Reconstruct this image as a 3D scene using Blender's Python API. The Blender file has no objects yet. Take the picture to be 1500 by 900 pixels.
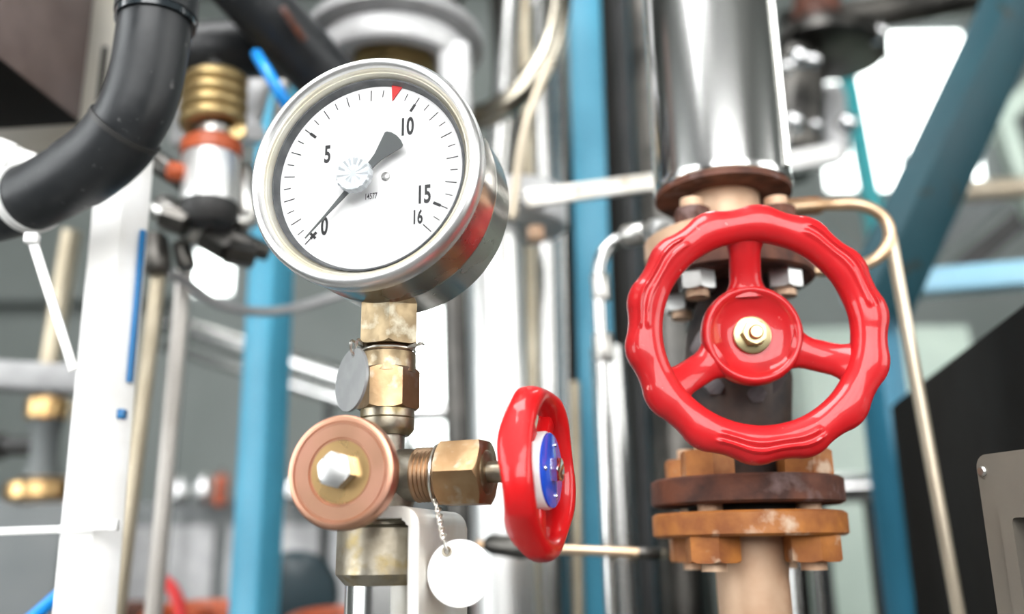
import bpy, bmesh, math, random
from mathutils import Vector, Matrix
random.seed(7)
PI = math.pi
S = bpy.context.scene
COL = S.collection

# ------------------------------------------------------------------ camera
F = 1333.0                                   # focal length in pixels of the 1500x900 frame
PITCH, ROLL = math.radians(15), math.radians(-0.8)
CAM = Vector((0, 0, 1.5))
FW = Vector((0, math.cos(PITCH), math.sin(PITCH)))
_r = Vector((1, 0, 0)); _u = _r.cross(FW)
RT = _r*math.cos(ROLL) + _u*math.sin(ROLL)
UP = _u*math.cos(ROLL) - _r*math.sin(ROLL)
cd = bpy.data.cameras.new('camera'); cam = bpy.data.objects.new('camera', cd); COL.objects.link(cam)
cam.matrix_world = Matrix(((RT.x, UP.x, -FW.x, CAM.x), (RT.y, UP.y, -FW.y, CAM.y), (RT.z, UP.z, -FW.z, CAM.z), (0, 0, 0, 1)))
cd.sensor_width = 36; cd.lens = 36*F/1500; cd.clip_start = 0.02; cd.clip_end = 50
cd.dof.use_dof = True; cd.dof.focus_distance = 0.400; cd.dof.aperture_fstop = (cd.lens/1000)/0.0085
S.camera = cam
# ------------------------------------------------------------------ world and exposure
S.view_settings.view_transform = 'Standard'; S.view_settings.look = 'None'
S.view_settings.gamma = 1; S.view_settings.use_curve_mapping = False
S.view_settings.exposure = 0.82
W = bpy.data.worlds.new('world'); S.world = W; W.use_nodes = True
W.node_tree.nodes['Background'].inputs[0].default_value = (0.9, 0.95, 1, 1)
W.node_tree.nodes['Background'].inputs[1].default_value = 0.6
WIN_REAR, WIN_LEFT, WIN_ROOF, WIN_BACK = 4.0, 3.0, 7.0, 4.0     # brightness of the daylit panes
LAMP = 10.0; FILL_RIGHT = 2.2  # glow of the added right window

def ray(px, py): return FW + RT*((px-750)/F) + UP*((450-py)/F)
def at(px, py, Y):                           # the point at forward distance Y behind a place in the picture
    d = ray(px, py); return CAM + d*(Y/d.y)
def rp(px, py, Y, n):                        # n pixels at that place, in metres
    return n*(at(px, py, Y)-CAM).dot(FW)/F

# ------------------------------------------------------------------ materials
MATS = {}
def mat(name, c1, c2=None, scale=60, metal=0.0, rough=0.4, rough2=None, bump=0.0, coat=0.0, lo=.35, hi=.65,
        stretch=None, c3=None, scale3=200, lo3=.6, hi3=.68, spec=.5, bscale=None):
    m = bpy.data.materials.new(name); m.use_nodes = True; nt = m.node_tree; N = nt.nodes; L = nt.links
    b = N['Principled BSDF']
    b.inputs['Base Color'].default_value = (*c1, 1); b.inputs['Metallic'].default_value = metal
    b.inputs['Roughness'].default_value = rough; b.inputs['Specular IOR Level'].default_value = spec
    b.inputs['Coat Weight'].default_value = coat; b.inputs['Coat Roughness'].default_value = 0.06
    tc = N.new('ShaderNodeTexCoord'); src = tc.outputs['Object']
    if stretch:
        mp = N.new('ShaderNodeMapping'); mp.inputs['Scale'].default_value = stretch
        L.new(src, mp.inputs[0]); src = mp.outputs[0]
    def noise(sc, detail=4):
        n = N.new('ShaderNodeTexNoise'); n.inputs['Scale'].default_value = sc; n.inputs['Detail'].default_value = detail
        L.new(src, n.inputs['Vector']); return n.outputs['Fac']
    def ramp(f, a, bb, ca, cb):
        r = N.new('ShaderNodeValToRGB'); L.new(f, r.inputs[0])
        r.color_ramp.elements[0].position = a; r.color_ramp.elements[1].position = bb
        r.color_ramp.elements[0].color = (*ca, 1); r.color_ramp.elements[1].color = (*cb, 1); return r.outputs[0]
    col = None
    if c2 is not None:
        n1 = noise(scale); col = ramp(n1, lo, hi, c1, c2)
        if rough2 is not None:
            mr = N.new('ShaderNodeMapRange'); mr.inputs[1].default_value = lo; mr.inputs[2].default_value = hi
            mr.inputs[3].default_value = rough; mr.inputs[4].default_value = rough2
            L.new(n1, mr.inputs[0]); L.new(mr.outputs[0], b.inputs['Roughness'])
    if c3 is not None:
        n3 = noise(scale3, 6); mx = N.new('ShaderNodeMix'); mx.data_type = 'RGBA'
        f = ramp(n3, lo3, hi3, (0, 0, 0), (1, 1, 1)); L.new(f, mx.inputs[0])
        if col: L.new(col, mx.inputs[6])
        else: mx.inputs[6].default_value = (*c1, 1)
        mx.inputs[7].default_value = (*c3, 1); col = mx.outputs[2]
    if col: L.new(col, b.inputs['Base Color'])
    if bump:
        n2 = noise(bscale or scale*2.5, 5); bp = N.new('ShaderNodeBump'); bp.inputs['Strength'].default_value = bump
        bp.inputs['Distance'].default_value = 0.0008
        L.new(n2, bp.inputs['Height']); L.new(bp.outputs[0], b.inputs['Normal'])
    MATS[name] = m; return m
def emit(name, c, s):
    m = bpy.data.materials.new(name); m.use_nodes = True; b = m.node_tree.nodes['Principled BSDF']
    b.inputs['Base Color'].default_value = (.8, .8, .8, 1)
    b.inputs['Emission Color'].default_value = (*c, 1); b.inputs['Emission Strength'].default_value = s
    MATS[name] = m; return m
def clear(name, tint, base=.03, gloss_rough=.02, ior=1.35):
    m = bpy.data.materials.new(name); m.use_nodes = True; nt = m.node_tree; N = nt.nodes; L = nt.links
    N.remove(N['Principled BSDF']); out = N['Material Output']
    t = N.new('ShaderNodeBsdfTransparent'); t.inputs[0].default_value = (*tint, 1)
    g = N.new('ShaderNodeBsdfGlossy'); g.inputs['Roughness'].default_value = gloss_rough
    fr = N.new('ShaderNodeFresnel'); fr.inputs[0].default_value = ior
    mx = N.new('ShaderNodeMixShader'); L.new(fr.outputs[0], mx.inputs[0]); L.new(t.outputs[0], mx.inputs[1]); L.new(g.outputs[0], mx.inputs[2])
    L.new(mx.outputs[0], out.inputs[0]); MATS[name] = m; return m

mat('satin_steel', (.68, .67, .64), (.52, .50, .46), 25, 1, .28, .4, .05)
mat('bezel_steel', (.86, .86, .85), (.79, .79, .78), 30, 1, .32, .4)
mat('case_steel', (.66, .63, .58), (.48, .43, .37), 22, 1, .2, .3, .04)
mat('bright_steel', (.84, .84, .83), (.70, .70, .68), 18, 1, .13, .2, stretch=(1, 1, .12))
mat('pipe_steel', (.66, .66, .64), (.42, .42, .41), 14, 1, .14, .28, stretch=(1, 1, .1))
mat('dark_steel', (.07, .068, .064), (.14, .132, .12), 20, 1, .28, .4)
mat('chrome_dull', (.46, .43, .36), (.34, .31, .25), 20, 1, .12, .22)
mat('white_steel', (.92, .92, .90), (.80, .80, .78), 14, .85, .3, .38, stretch=(1, 1, .1))
mat('chrome', (.9, .9, .9), None, metal=1, rough=.06)
mat('brass_dirty', (.36, .28, .17), (.20, .15, .09), 70, 1, .34, .5, .25, c3=(.46, .42, .32), scale3=120, lo3=.52, hi3=.66)
mat('brass_worn', (.42, .29, .165), (.30, .185, .095), 60, 1, .3, .46, .2, c3=(.46, .41, .32), scale3=90, lo3=.55, hi3=.68)
mat('nickel_worn', (.44, .40, .32), (.24, .205, .15), 55, 1, .3, .5, .35, c3=(.30, .235, .12), scale3=75, lo3=.5, hi3=.62)
mat('cast_nickel', (.36, .335, .28), (.25, .23, .19), 90, 1, .36, .5, .6)
mat('copper_disc', (.58, .32, .205), (.52, .27, .19), 40, 1, .3, .38, .06)
mat('brass_gold', (.66, .44, .20), (.60, .38, .17), 40, 1, .26, .36, .05)
mat('zinc', (.66, .66, .65), (.50, .50, .49), 60, 1, .32, .46, .1)
mat('zinc_yellow', (.62, .53, .30), (.54, .44, .23), 60, 1, .3, .4, .05)
mat('thread_copper', (.50, .33, .2), (.36, .24, .15), 80, 1, .35, .5, .2)
mat('red_paint', (.60, .006, .008), (.52, .004, .006), 30, 0, .38, .45, .10, coat=.55, spec=.25, c3=(.85, .45, .40), scale3=330, lo3=.72, hi3=.78, bscale=90)
mat('red_wheel', (.56, .010, .014), (.47, .008, .011), 22, 0, .38, .46, .16, coat=.6, spec=.25, c3=(.80, .30, .27), scale3=260, lo3=.70, hi3=.80, bscale=70)
mat('red_inside', (.72, .12, .10), (.62, .03, .03), 160, 0, .4, .5, .3, coat=.2, c3=(.85, .55, .48), scale3=420, lo3=.55, hi3=.68)
mat('white_plastic', (.86, .86, .84), None, rough=.35)
mat('white_paint', (.84, .84, .83), (.74, .73, .70), 30, 0, .35, .45, .05, c3=(.70, .42, .10), scale3=45, lo3=.74, hi3=.78)
mat('white_tag', (.86, .86, .85), (.82, .82, .81), 60, 0, .45)
mat('tag_alu', (.34, .35, .35), (.28, .29, .29), 90, .5, .4, .5, .1)
mat('dial_white', (.88, .88, .88), None, rough=.5)
mat('ink', (.03, .03, .032), None, rough=.6)
mat('dark_ring', (.06, .065, .07), (.12, .125, .13), 120, 0, .5)
mat('pointer_grey', (.10, .11, .11), None, rough=.45)
mat('marker_red', (.65, .03, .03), None, rough=.45)
mat('cream_ring', (.80, .78, .70), (.72, .66, .50), 25, .3, .3, .4)
mat('acrylic', (.42, .45, .47), None, rough=.12, coat=.6)
mat('blue_plastic', (.015, .085, .62), None, rough=.2, coat=.5)
mat('white_bracket', (.80, .79, .76), (.66, .62, .54), 35, .35, .34, .45, .05, c3=(.42, .28, .14), scale3=40, lo3=.66, hi3=.76)
mat('wire', (.82, .80, .74), None, metal=1, rough=.3)
mat('black_rubber', (.014, .016, .018), (.024, .026, .028), 45, 0, .34, .46, .25, spec=.4, c3=(.11, .11, .11), scale3=160, lo3=.66, hi3=.74)
mat('black_tape', (.02, .026, .03), None, rough=.14, coat=.4)
mat('black_paint', (.010, .009, .008), (.014, .012, .010), 8, 0, .6, .7, spec=.2)
mat('brown_box', (.15, .112, .10), (.20, .155, .14), 30, 0, .5, .6, .1)
mat('beige_plate', (.80, .77, .69), (.72, .68, .58), 20, 0, .4, .5)
mat('beige_panel', (.145, .13, .105), (.12, .107, .088), 20, 0, .38, .45, .05)
mat('rust', (.12, .032, .011), (.045, .016, .010), 70, .0, .6, .8, .6, c3=(.16, .10, .09), scale3=60, lo3=.58, hi3=.70)
mat('rust_orange', (.44, .16, .03), (.24, .075, .018), 60, .0, .5, .7, .5, c3=(.60, .44, .31), scale3=55, lo3=.60, hi3=.70)
mat('rust_peach', (.66, .46, .31), (.52, .32, .2), 40, .25, .45, .6, .2)
mat('rust_dark', (.07, .045, .035), (.03, .026, .026), 60, .2, .5, .7, .5)
mat('valve_grey', (.13, .115, .12), (.07, .055, .055), 50, .1, .5, .7, .4)
mat('copper_tube', (.72, .56, .40), (.64, .40, .22), 25, .85, .32, .42)
mat('tube_beige', (.62, .54, .42), (.54, .46, .34), 20, .6, .34, .42)
mat('rod_bronze', (.50, .44, .33), (.42, .36, .26), 18, .7, .35, .45)
mat('rod_grey', (.56, .53, .49), (.48, .45, .41), 18, .6, .38, .45)
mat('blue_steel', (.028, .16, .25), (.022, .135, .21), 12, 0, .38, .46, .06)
mat('blue_bright', (.065, .335, .49), (.053, .29, .43), 12, 0, .38, .46)
mat('blue_pale', (.30, .56, .70), (.26, .50, .64), 10, 0, .4)
mat('teal_dark', (.008, .048, .064), (.011, .058, .075), 10, 0, .45, .55, spec=.3, c3=(.02, .035, .035), scale3=26, lo3=.64, hi3=.68)
mat('teal', (.03, .33, .36), None, rough=.4)
mat('azure_hose', (.01, .28, .80), None, rough=.3)
mat('blue_tape', (.01, .16, .40), None, rough=.35)
mat('mint', (.50, .60, .52), (.44, .54, .47), 8, 0, .45)
mat('spring_brass', (.50, .37, .17), (.40, .29, .13), 50, .8, .35, .45)
mat('grey_cast', (.40, .40, .40), (.33, .33, .33), 40, .3, .45, .55, .2)
mat('grey_light', (.64, .64, .64), (.56, .56, .56), 30, .2, .4)
mat('grey_dark', (.022, .023, .022), (.035, .034, .033), 15, .1, .5)
mat('slate', (.10, .115, .115), (.14, .15, .15), 6, 0, .5)
mat('orange_paint', (.45, .09, .03), None, rough=.4)
mat('motor_green', (.012, .035, .045), None, rough=.35, coat=.3)
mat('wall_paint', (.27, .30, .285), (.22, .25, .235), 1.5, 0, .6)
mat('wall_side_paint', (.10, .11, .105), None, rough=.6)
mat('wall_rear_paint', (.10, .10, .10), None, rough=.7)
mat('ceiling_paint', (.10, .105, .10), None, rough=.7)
mat('concrete', (.10, .10, .095), (.13, .13, .125), 3, 0, .6)
mat('frame_grey', (.35, .37, .37), None, rough=.4)
mat('screen_black', (.008, .008, .009), None, rough=.1, coat=.5)
emit('pane_rear', (1, 1, 1), WIN_REAR); emit('pane_left', (.95, .98, 1), WIN_LEFT); emit('pane_roof', (1, 1, 1), WIN_ROOF)
emit('pane_right_fill', (1, 1, .98), FILL_RIGHT); emit('pane_back', (.93, 1, .96), WIN_BACK); emit('lamp_tube', (1, 1, .97), LAMP)
clear('gauge_glass', (1, 1, 1))

# ------------------------------------------------------------------ mesh helpers
def axes(o, z, x=None):                      # a frame with its Z along z
    z = Vector(z).normalized()
    if x is None: x = Vector((0, 0, 1)) if abs(z.z) < .9 else Vector((1, 0, 0))
    x = Vector(x); x = (x - z*x.dot(z)).normalized(); y = z.cross(x)
    return Matrix(((x.x, y.x, z.x, o[0]), (x.y, y.y, z.y, o[1]), (x.z, y.z, z.z, o[2]), (0, 0, 0, 1)))
def B(): return bmesh.new()
def lathe(bm, prof, M, n=48, caps=(1, 1)):   # prof: (radius, height along Z)
    rings = []
    for r, h in prof:
        if r < 1e-6: rings.append([bm.verts.new(M @ Vector((0, 0, h)))])
        else: rings.append([bm.verts.new(M @ Vector((r*math.cos(2*PI*i/n), r*math.sin(2*PI*i/n), h))) for i in range(n)])
    for a, b in zip(rings, rings[1:]):
        if len(a) == 1 and len(b) == 1: continue
        for i in range(n):
            j = (i+1) % n
            if len(a) == 1: bm.faces.new((a[0], b[i], b[j]))
            elif len(b) == 1: bm.faces.new((a[i], b[0], a[j]))
            else: bm.faces.new((a[i], b[i], b[j], a[j]))
    if caps[0] and len(rings[0]) > 2: bm.faces.new(rings[0])
    if caps[1] and len(rings[-1]) > 2: bm.faces.new(rings[-1])
    return bm
def smooth(pts, k=8):                        # Catmull-Rom through the points
    P = [Vector(p) for p in pts]; P = [2*P[0]-P[1]] + P + [2*P[-1]-P[-2]]; out = []
    for i in range(1, len(P)-2):
        for s in range(k):
            t = s/k; a, b, c, d = P[i-1:i+3]
            out.append(.5*((2*b)+(c-a)*t+(2*a-5*b+4*c-d)*t*t+(3*b-a-3*c+d)*t**3))
    out.append(P[-2]); return out
def tube(bm, pts, r, n=16, closed=False):
    P = [Vector(p) for p in pts]; m = len(P); R = r if isinstance(r, (list, tuple)) else [r]*m
    T = []
    for i in range(m):
        a = P[i-1] if (i or closed) else P[i]; b = P[(i+1) % m] if (i < m-1 or closed) else P[i]
        T.append((b-a).normalized())
    x = T[0].orthogonal().normalized(); rings = []
    for i in range(m):
        x = (x - T[i]*x.dot(T[i])).normalized(); y = T[i].cross(x)
        rings.append([bm.verts.new(P[i] + (x*math.cos(2*PI*k/n) + y*math.sin(2*PI*k/n))*R[i]) for k in range(n)])
    for a, b in list(zip(rings, rings[1:])):
        for k in range(n): bm.faces.new((a[k], b[k], b[(k+1) % n], a[(k+1) % n]))
    if closed:
        a, b = rings[-1], rings[0]
        off = min(range(n), key=lambda o: (a[0].co-b[o].co).length)
        for k in range(n): bm.faces.new((a[k], b[(k+off) % n], b[(k+1+off) % n], a[(k+1) % n]))
    else: bm.faces.new(rings[0]); bm.faces.new(rings[-1])
    return bm
def merge(bm, t):
    me = bpy.data.meshes.new('tmp'); t.to_mesh(me); t.free(); bm.from_mesh(me); bpy.data.meshes.remove(me); return bm
def box(bm, sx, sy, sz, M, bev=0, seg=2):
    t = bmesh.new(); bmesh.ops.create_cube(t, size=1, matrix=Matrix.Diagonal((sx, sy, sz, 1)))
    if bev: bmesh.ops.bevel(t, geom=t.edges[:], offset=bev, segments=seg, profile=.5, affect='EDGES')
    t.transform(M); return merge(bm, t)
def bar(bm, p0, p1, w, d, wdir=(1, 0, 0), bev=0.0):   # box section from p0 to p1, w wide along wdir, d deep
    p0, p1 = Vector(p0), Vector(p1); return box(bm, w, d, (p1-p0).length, axes((p0+p1)/2, p1-p0, wdir), bev)
def prism(bm, poly, h0, h1, M, bev=0):       # poly in XY of M, extruded along Z
    t = bmesh.new(); a = [t.verts.new((x, y, h0)) for x, y in poly]; b = [t.verts.new((x, y, h1)) for x, y in poly]
    n = len(poly); t.faces.new(a); t.faces.new(b)
    for i in range(n): t.faces.new((a[i], a[(i+1) % n], b[(i+1) % n], b[i]))
    if bev: bmesh.ops.bevel(t, geom=t.edges[:], offset=bev, segments=2, profile=.5, affect='EDGES')
    t.transform(M); return merge(bm, t)
def hexnut(bm, M, ap, h, top=1, bot=0, sides=6, rc=None, n=96, hole=0):   # hexagon with a turned chamfer
    rc = rc or ap*1.03; q = 2*PI/sides
    def rh(t): return ap/math.cos(((t + q/2) % q) - q/2)
    rings = []
    def ring(f): rings.append([bm.verts.new(M @ Vector((f(2*PI*i/n)[0]*math.cos(2*PI*i/n), f(2*PI*i/n)[0]*math.sin(2*PI*i/n), f(2*PI*i/n)[1]))) for i in range(n)])
    drop = lambda t: max(0, rh(t)-rc)*.75
    if hole: ring(lambda t: (hole, 0))
    if bot: ring(lambda t: (min(rh(t), rc), 0))
    ring(lambda t: (rh(t), drop(t) if bot else 0))
    ring(lambda t: (rh(t), h - (drop(t) if top else 0)))
    if top: ring(lambda t: (min(rh(t), rc), h))
    if hole: ring(lambda t: (hole, h))
    for a, b in zip(rings, rings[1:]):
        for i in range(n): bm.faces.new((a[i], b[i], b[(i+1) % n], a[(i+1) % n]))
    if hole:
        for i in range(n): bm.faces.new((rings[-1][i], rings[0][i], rings[0][(i+1) % n], rings[-1][(i+1) % n]))
    else: bm.faces.new(rings[0]); bm.faces.new(rings[-1])
    return bm
def holed_disc(bm, M, R, th, hx, hy, hr, n=64):  # flat disc with an off-centre hole
    rows = []
    for z, ro, rhh in ((0, R, hr), (th, R, hr)):
        o, i_ = [], []
        for k in range(n):
            a = 2*PI*k/n; c, s = math.cos(a), math.sin(a)
            bq = hx*c + hy*s; t = -bq + math.sqrt(bq*bq - (hx*hx+hy*hy-ro*ro))
            o.append(bm.verts.new(M @ Vector((hx+c*t, hy+s*t, z)))); i_.append(bm.verts.new(M @ Vector((hx+c*rhh, hy+s*rhh, z))))
        rows.append((o, i_))
    (o0, i0), (o1, i1) = rows
    for k in range(n):
        j = (k+1) % n
        bm.faces.new((o0[k], i0[k], i0[j], o0[j])); bm.faces.new((o1[k], o1[j], i1[j], i1[k]))
        bm.faces.new((o0[k], o0[j], o1[j], o1[k])); bm.faces.new((i0[k], i1[k], i1[j], i0[j]))
    return bm
def finish(name, bm, m, ang=38):
    bmesh.ops.recalc_face_normals(bm, faces=bm.faces[:])
    me = bpy.data.meshes.new(name); bm.to_mesh(me); bm.free()
    for p in me.polygons: p.use_smooth = True
    me.set_sharp_from_angle(angle=math.radians(ang)); me.materials.append(MATS[m])
    return me
def tag(o, label=None, cat=None, group=None, kind=None):
    for k, v in (('label', label), ('category', cat), ('group', group), ('kind', kind)):
        if v: o[k] = v
    return o
WM = {}
def thing(name, label, cat, loc, group=None):
    o = bpy.data.objects.new(name, None); COL.objects.link(o); o.location = loc; o.empty_display_size = .02
    WM[o.name] = Matrix.Translation(Vector(loc)); return tag(o, label, cat, group)
def part(name, bm, m, parent, label=None, ang=38):     # geometry is given in world coordinates
    bm.transform(WM[parent.name].inverted())
    o = bpy.data.objects.new(name, finish(name, bm, m, ang)); COL.objects.link(o); o.parent = parent
    WM[o.name] = WM[parent.name].copy()
    if label: o['label'] = label
    return o
def single(name, label, cat, bm, m, origin, group=None, ang=38):
    bm.transform(Matrix.Translation(-Vector(origin)))
    o = bpy.data.objects.new(name, finish(name, bm, m, ang)); COL.objects.link(o); o.location = origin
    WM[o.name] = Matrix.Translation(Vector(origin)); return tag(o, label, cat, group)
def struct(name, bm, m, origin=(0, 0, 0)):
    o = single(name, None, None, bm, m, origin); o['kind'] = 'structure'; return o
def line_z(a, b, z): a, b = Vector(a), Vector(b); return a + (b-a)*((z-a.z)/(b.z-a.z))
FLOOR, CEIL = 0.0, 4.6

# ------------------------------------------------------------------ the hall
XL, XR, YB, YR = -3.2, 3.6, 4.6, -3.0
struct('floor', box(B(), XR-XL+.4, YB-YR+.4, .1, Matrix.Translation(((XL+XR)/2, (YB+YR)/2, -.05))), 'concrete')
def wall_with_holes(name, m, P, ux, width, height, holes, th=.15):
    # wall in the plane P + u*ux + z, cut into panels around rectangular openings (u0,u1,z0,z1)
    ux = Vector(ux); nrm = ux.cross(Vector((0, 0, 1))); bm = B()
    us = sorted({0, width, *[h[0] for h in holes], *[h[1] for h in holes]})
    zs = sorted({0, height, *[h[2] for h in holes], *[h[3] for h in holes]})
    for u0, u1 in zip(us, us[1:]):
        for z0, z1 in zip(zs, zs[1:]):
            uc, zc = (u0+u1)/2, (z0+z1)/2
            if any(h[0] < uc < h[1] and h[2] < zc < h[3] for h in holes): continue
            c = Vector(P) + ux*uc + Vector((0, 0, zc)) + nrm*(th/2)
            box(bm, u1-u0, th, z1-z0, Matrix(((ux.x, nrm.x, 0, c.x), (ux.y, nrm.y, 0, c.y), (0, 0, 1, c.z), (0, 0, 0, 1))))
    bmesh.ops.remove_doubles(bm, verts=bm.verts[:], dist=1e-5)
    return struct(name, bm, m)
WN = [0]
def window(P, ux, hole, pane, nu=2, nz=1, th=.15):
    WN[0] += 1; ux = Vector(ux); nrm = ux.cross(Vector((0, 0, 1))); u0, u1, z0, z1 = hole
    fr = .05; bm = B()
    def bx(a0, a1, b0, b1, d0, d1, t):
        c = Vector(P) + ux*((a0+a1)/2) + Vector((0, 0, (b0+b1)/2)) + nrm*((d0+d1)/2)
        box(t, a1-a0, d1-d0, b1-b0, Matrix(((ux.x, nrm.x, 0, c.x), (ux.y, nrm.y, 0, c.y), (0, 0, 1, c.z), (0, 0, 0, 1)))); return t
    for a in ((u0, u0+fr, z0, z1), (u1-fr, u1, z0, z1), (u0+fr, u1-fr, z0, z0+fr), (u0+fr, u1-fr, z1-fr, z1)): bx(*a, .04, .1, bm)
    w = struct('window_%d' % WN[0], bm, 'frame_grey')
    du, dz = (u1-u0-2*fr)/nu, (z1-z0-2*fr)/nz
    for i in range(nu):
        for j in range(nz):
            a0, b0 = u0+fr+i*du, z0+fr+j*dz
            part('pane', bx(a0+.015*(i > 0), a0+du-.015*(i < nu-1), b0+.015*(j > 0), b0+dz-.015*(j < nz-1), .06, .07, B()), pane, w)
    for i in range(1, nu): part('mullion', bx(u0+fr+i*du-.015, u0+fr+i*du+.015, z0+fr, z1-fr, .045, .095, B()), 'frame_grey', w)
    for j in range(1, nz): part('transom', bx(u0+fr, u1-fr, z0+fr+j*dz-.015, z0+fr+j*dz+.015, .05, .09, B()), 'frame_grey', w)
def hole_px(x0, y0, x1, y1):                 # an opening in the back wall that the picture shows there
    a, b = at(x0, (y0+y1)/2, YB), at(x1, (y0+y1)/2, YB); t, s = at((x0+x1)/2, y0, YB), at((x0+x1)/2, y1, YB)
    return (XR-b.x, XR-a.x, s.z, t.z)
bh = [hole_px(1190, 30, 1445, 285), hole_px(575, 430, 690, 665), hole_px(268, 350, 350, 440), hole_px(365, 330, 420, 470)]
PB, UB = (XR, YB, 0), (-1, 0, 0)
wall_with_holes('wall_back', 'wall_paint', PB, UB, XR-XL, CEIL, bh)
lh = [(1.0, 4.2, 1.6, 3.6)]
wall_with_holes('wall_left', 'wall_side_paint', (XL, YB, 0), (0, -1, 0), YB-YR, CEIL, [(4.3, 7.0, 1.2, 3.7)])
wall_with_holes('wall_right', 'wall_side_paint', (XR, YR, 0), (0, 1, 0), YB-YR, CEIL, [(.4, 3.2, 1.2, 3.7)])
rh_ = [(1.6, 5.4, 1.7, 4.2)]
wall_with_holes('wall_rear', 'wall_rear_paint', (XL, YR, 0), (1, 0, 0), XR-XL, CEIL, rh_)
for h in bh: window(PB, UB, h, 'pane_back', 2 if h is bh[0] else 1, 1)
window((XL, YB, 0), (0, -1, 0), (4.3, 7.0, 1.2, 3.7), 'pane_left', 3, 2)
window((XL, YR, 0), (1, 0, 0), rh_[0], 'pane_rear', 4, 2)
window((XR, YR, 0), (0, 1, 0), (.4, 3.2, 1.2, 3.7), 'pane_right_fill', 3, 2)  # unseen window added as fill for sides facing right
# ceiling with one roof light
bm = B(); rx0, rx1, ry0, ry1 = -2.2, -.2, -2.0, .4
for x0, x1, y0, y1 in ((XL, rx0, YR, YB), (rx1, XR, YR, YB), (rx0, rx1, YR, ry0), (rx0, rx1, ry1, YB)):
    box(bm, x1-x0, y1-y0, .1, Matrix.Translation(((x0+x1)/2, (y0+y1)/2, CEIL+.05)))
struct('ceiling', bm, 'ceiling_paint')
WN[0] += 1
bm = B()
for x0, x1, y0, y1 in ((rx0, rx0+.05, ry0, ry1), (rx1-.05, rx1, ry0, ry1), (rx0+.05, rx1-.05, ry0, ry0+.05), (rx0+.05, rx1-.05, ry1-.05, ry1)):
    box(bm, x1-x0, y1-y0, .06, Matrix.Translation(((x0+x1)/2, (y0+y1)/2, CEIL+.04)))
w = struct('window_%d' % WN[0], bm, 'frame_grey')
for i in range(2):
    x0 = rx0+.05+i*(rx1-rx0-.1)/2
    part('pane', box(B(), (rx1-rx0-.1)/2-.01, ry1-ry0-.1, .01, Matrix.Translation((x0+(rx1-rx0-.1)/4, (ry0+ry1)/2, CEIL+.05))), 'pane_roof', w)

# ------------------------------------------------------------------ gauge valve frame: X along the bonnet, Y away from the viewer
YAW = math.radians(14)
VO = at(568, 695, .40)
VX = Vector((math.cos(YAW), -math.sin(YAW), 0)); VY = Vector((math.sin(YAW), math.cos(YAW), 0)); VZ = Vector((0, 0, 1))
def V(x, y, z): return VO + VX*(x/1000) + VY*(y/1000) + VZ*(z/1000)     # millimetres
mm = .001
def mmp(p): return [(r*mm, h*mm) for r, h in p]

# ---- pressure gauge
GC = V(2.4, -8.5, 124.9)
ga = thing('pressure_gauge', 'round steel pressure gauge with white dial marked 0 to 16 and red limit mark', 'gauge', V(0, 0, 58))
GF = axes(GC, -VY, VX) @ Matrix.Scale(.983, 4)                       # Z of GF points at the viewer, X to the right
def rot_x(): return GF
part('case', lathe(B(), mmp([(0, -26), (45, -26), (49.5, -24), (51.6, -20), (51.8, 2), (52.0, 2.4), (52.0, 4.6), (51.8, 5.0), (51.4, 27.5), (46, 27.5)]), GF, 96, (1, 0)), 'case_steel', ga)
part('bezel', lathe(B(), mmp([(49.4, 24.5), (52.2, 25), (53.3, 27), (53.5, 31), (53.3, 33.5), (52.4, 35.6), (50.8, 36.8), (49.4, 36.4), (48.6, 34.8), (48.3, 33.2)]), GF, 112, (0, 0)), 'bezel_steel', ga, ang=60)
part('inner_ring', lathe(B(), mmp([(48.5, 34), (47.6, 33.6), (47.2, 32.6), (46.6, 32.6), (46.3, 31.4), (45.4, 29.6), (44.9, 29.4)]), GF, 112, (0, 0)), 'cream_ring', ga, ang=30)
part('dial_rim', lathe(B(), mmp([(45.0, 30.6), (44.2, 30.6), (42.9, 26.9)]), GF, 112, (0, 0)), 'dark_ring', ga)
dial = part('dial', lathe(B(), mmp([(0, 27), (44.6, 27), (44.6, 26), (0, 26)]), GF, 96), 'dial_white', ga)
def dl(x, y, z): return GF @ Vector((x*mm, y*mm, z*mm))
bm = B()
def flat(bm, pts, z): bm.faces.new([bm.verts.new(dl(x, y, z)) for x, y in pts])
def stroke(bm, a, r0, r1, w, z=27.15):
    c, s = math.cos(a), math.sin(a)
    flat(bm, [(c*r0-s*w/2, s*r0+c*w/2), (c*r0+s*w/2, s*r0-c*w/2), (c*r1+s*w/2, s*r1-c*w/2), (c*r1-s*w/2, s*r1+c*w/2)], z)
for k in range(33):
    v = k/2; a = math.radians(225 - v*270/16)
    if v == 9: continue
    if v in (0, 5, 10, 15):
        stroke(bm, a, 37.5, 41.3, .5); stroke(bm, a, 34.0, 37.8, 1.35)
        if v == 0: stroke(bm, a, 35.6, 36.8, 3.6)
    elif v == int(v): stroke(bm, a, 36.0, 41.3, .48)
    else: stroke(bm, a, 37.6, 41.0, .42)
part('scale_mark', bm, 'ink', dial)
def text(bm, s, cx, cy, h, sx, z=27.15, off=.03):
    cu = bpy.data.curves.new('t', 'FONT'); cu.body = s; cu.size = 1; cu.align_x = 'CENTER'; cu.offset = off; cu.resolution_u = 4
    o = bpy.data.objects.new('t', cu); COL.objects.link(o); bpy.context.view_layer.update()
    me = bpy.data.meshes.new_from_object(o.evaluated_get(bpy.context.evaluated_depsgraph_get()))
    t = bmesh.new(); t.from_mesh(me); sc = h/.73
    t.transform(GF @ Matrix.Translation((cx*mm, (cy-h/2)*mm, z*mm)) @ Matrix.Diagonal((sc*sx*mm, sc*mm, 0, 1)))
    bpy.data.objects.remove(o); bpy.data.curves.remove(cu); bpy.data.meshes.remove(me); return merge(bm, t)
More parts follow.
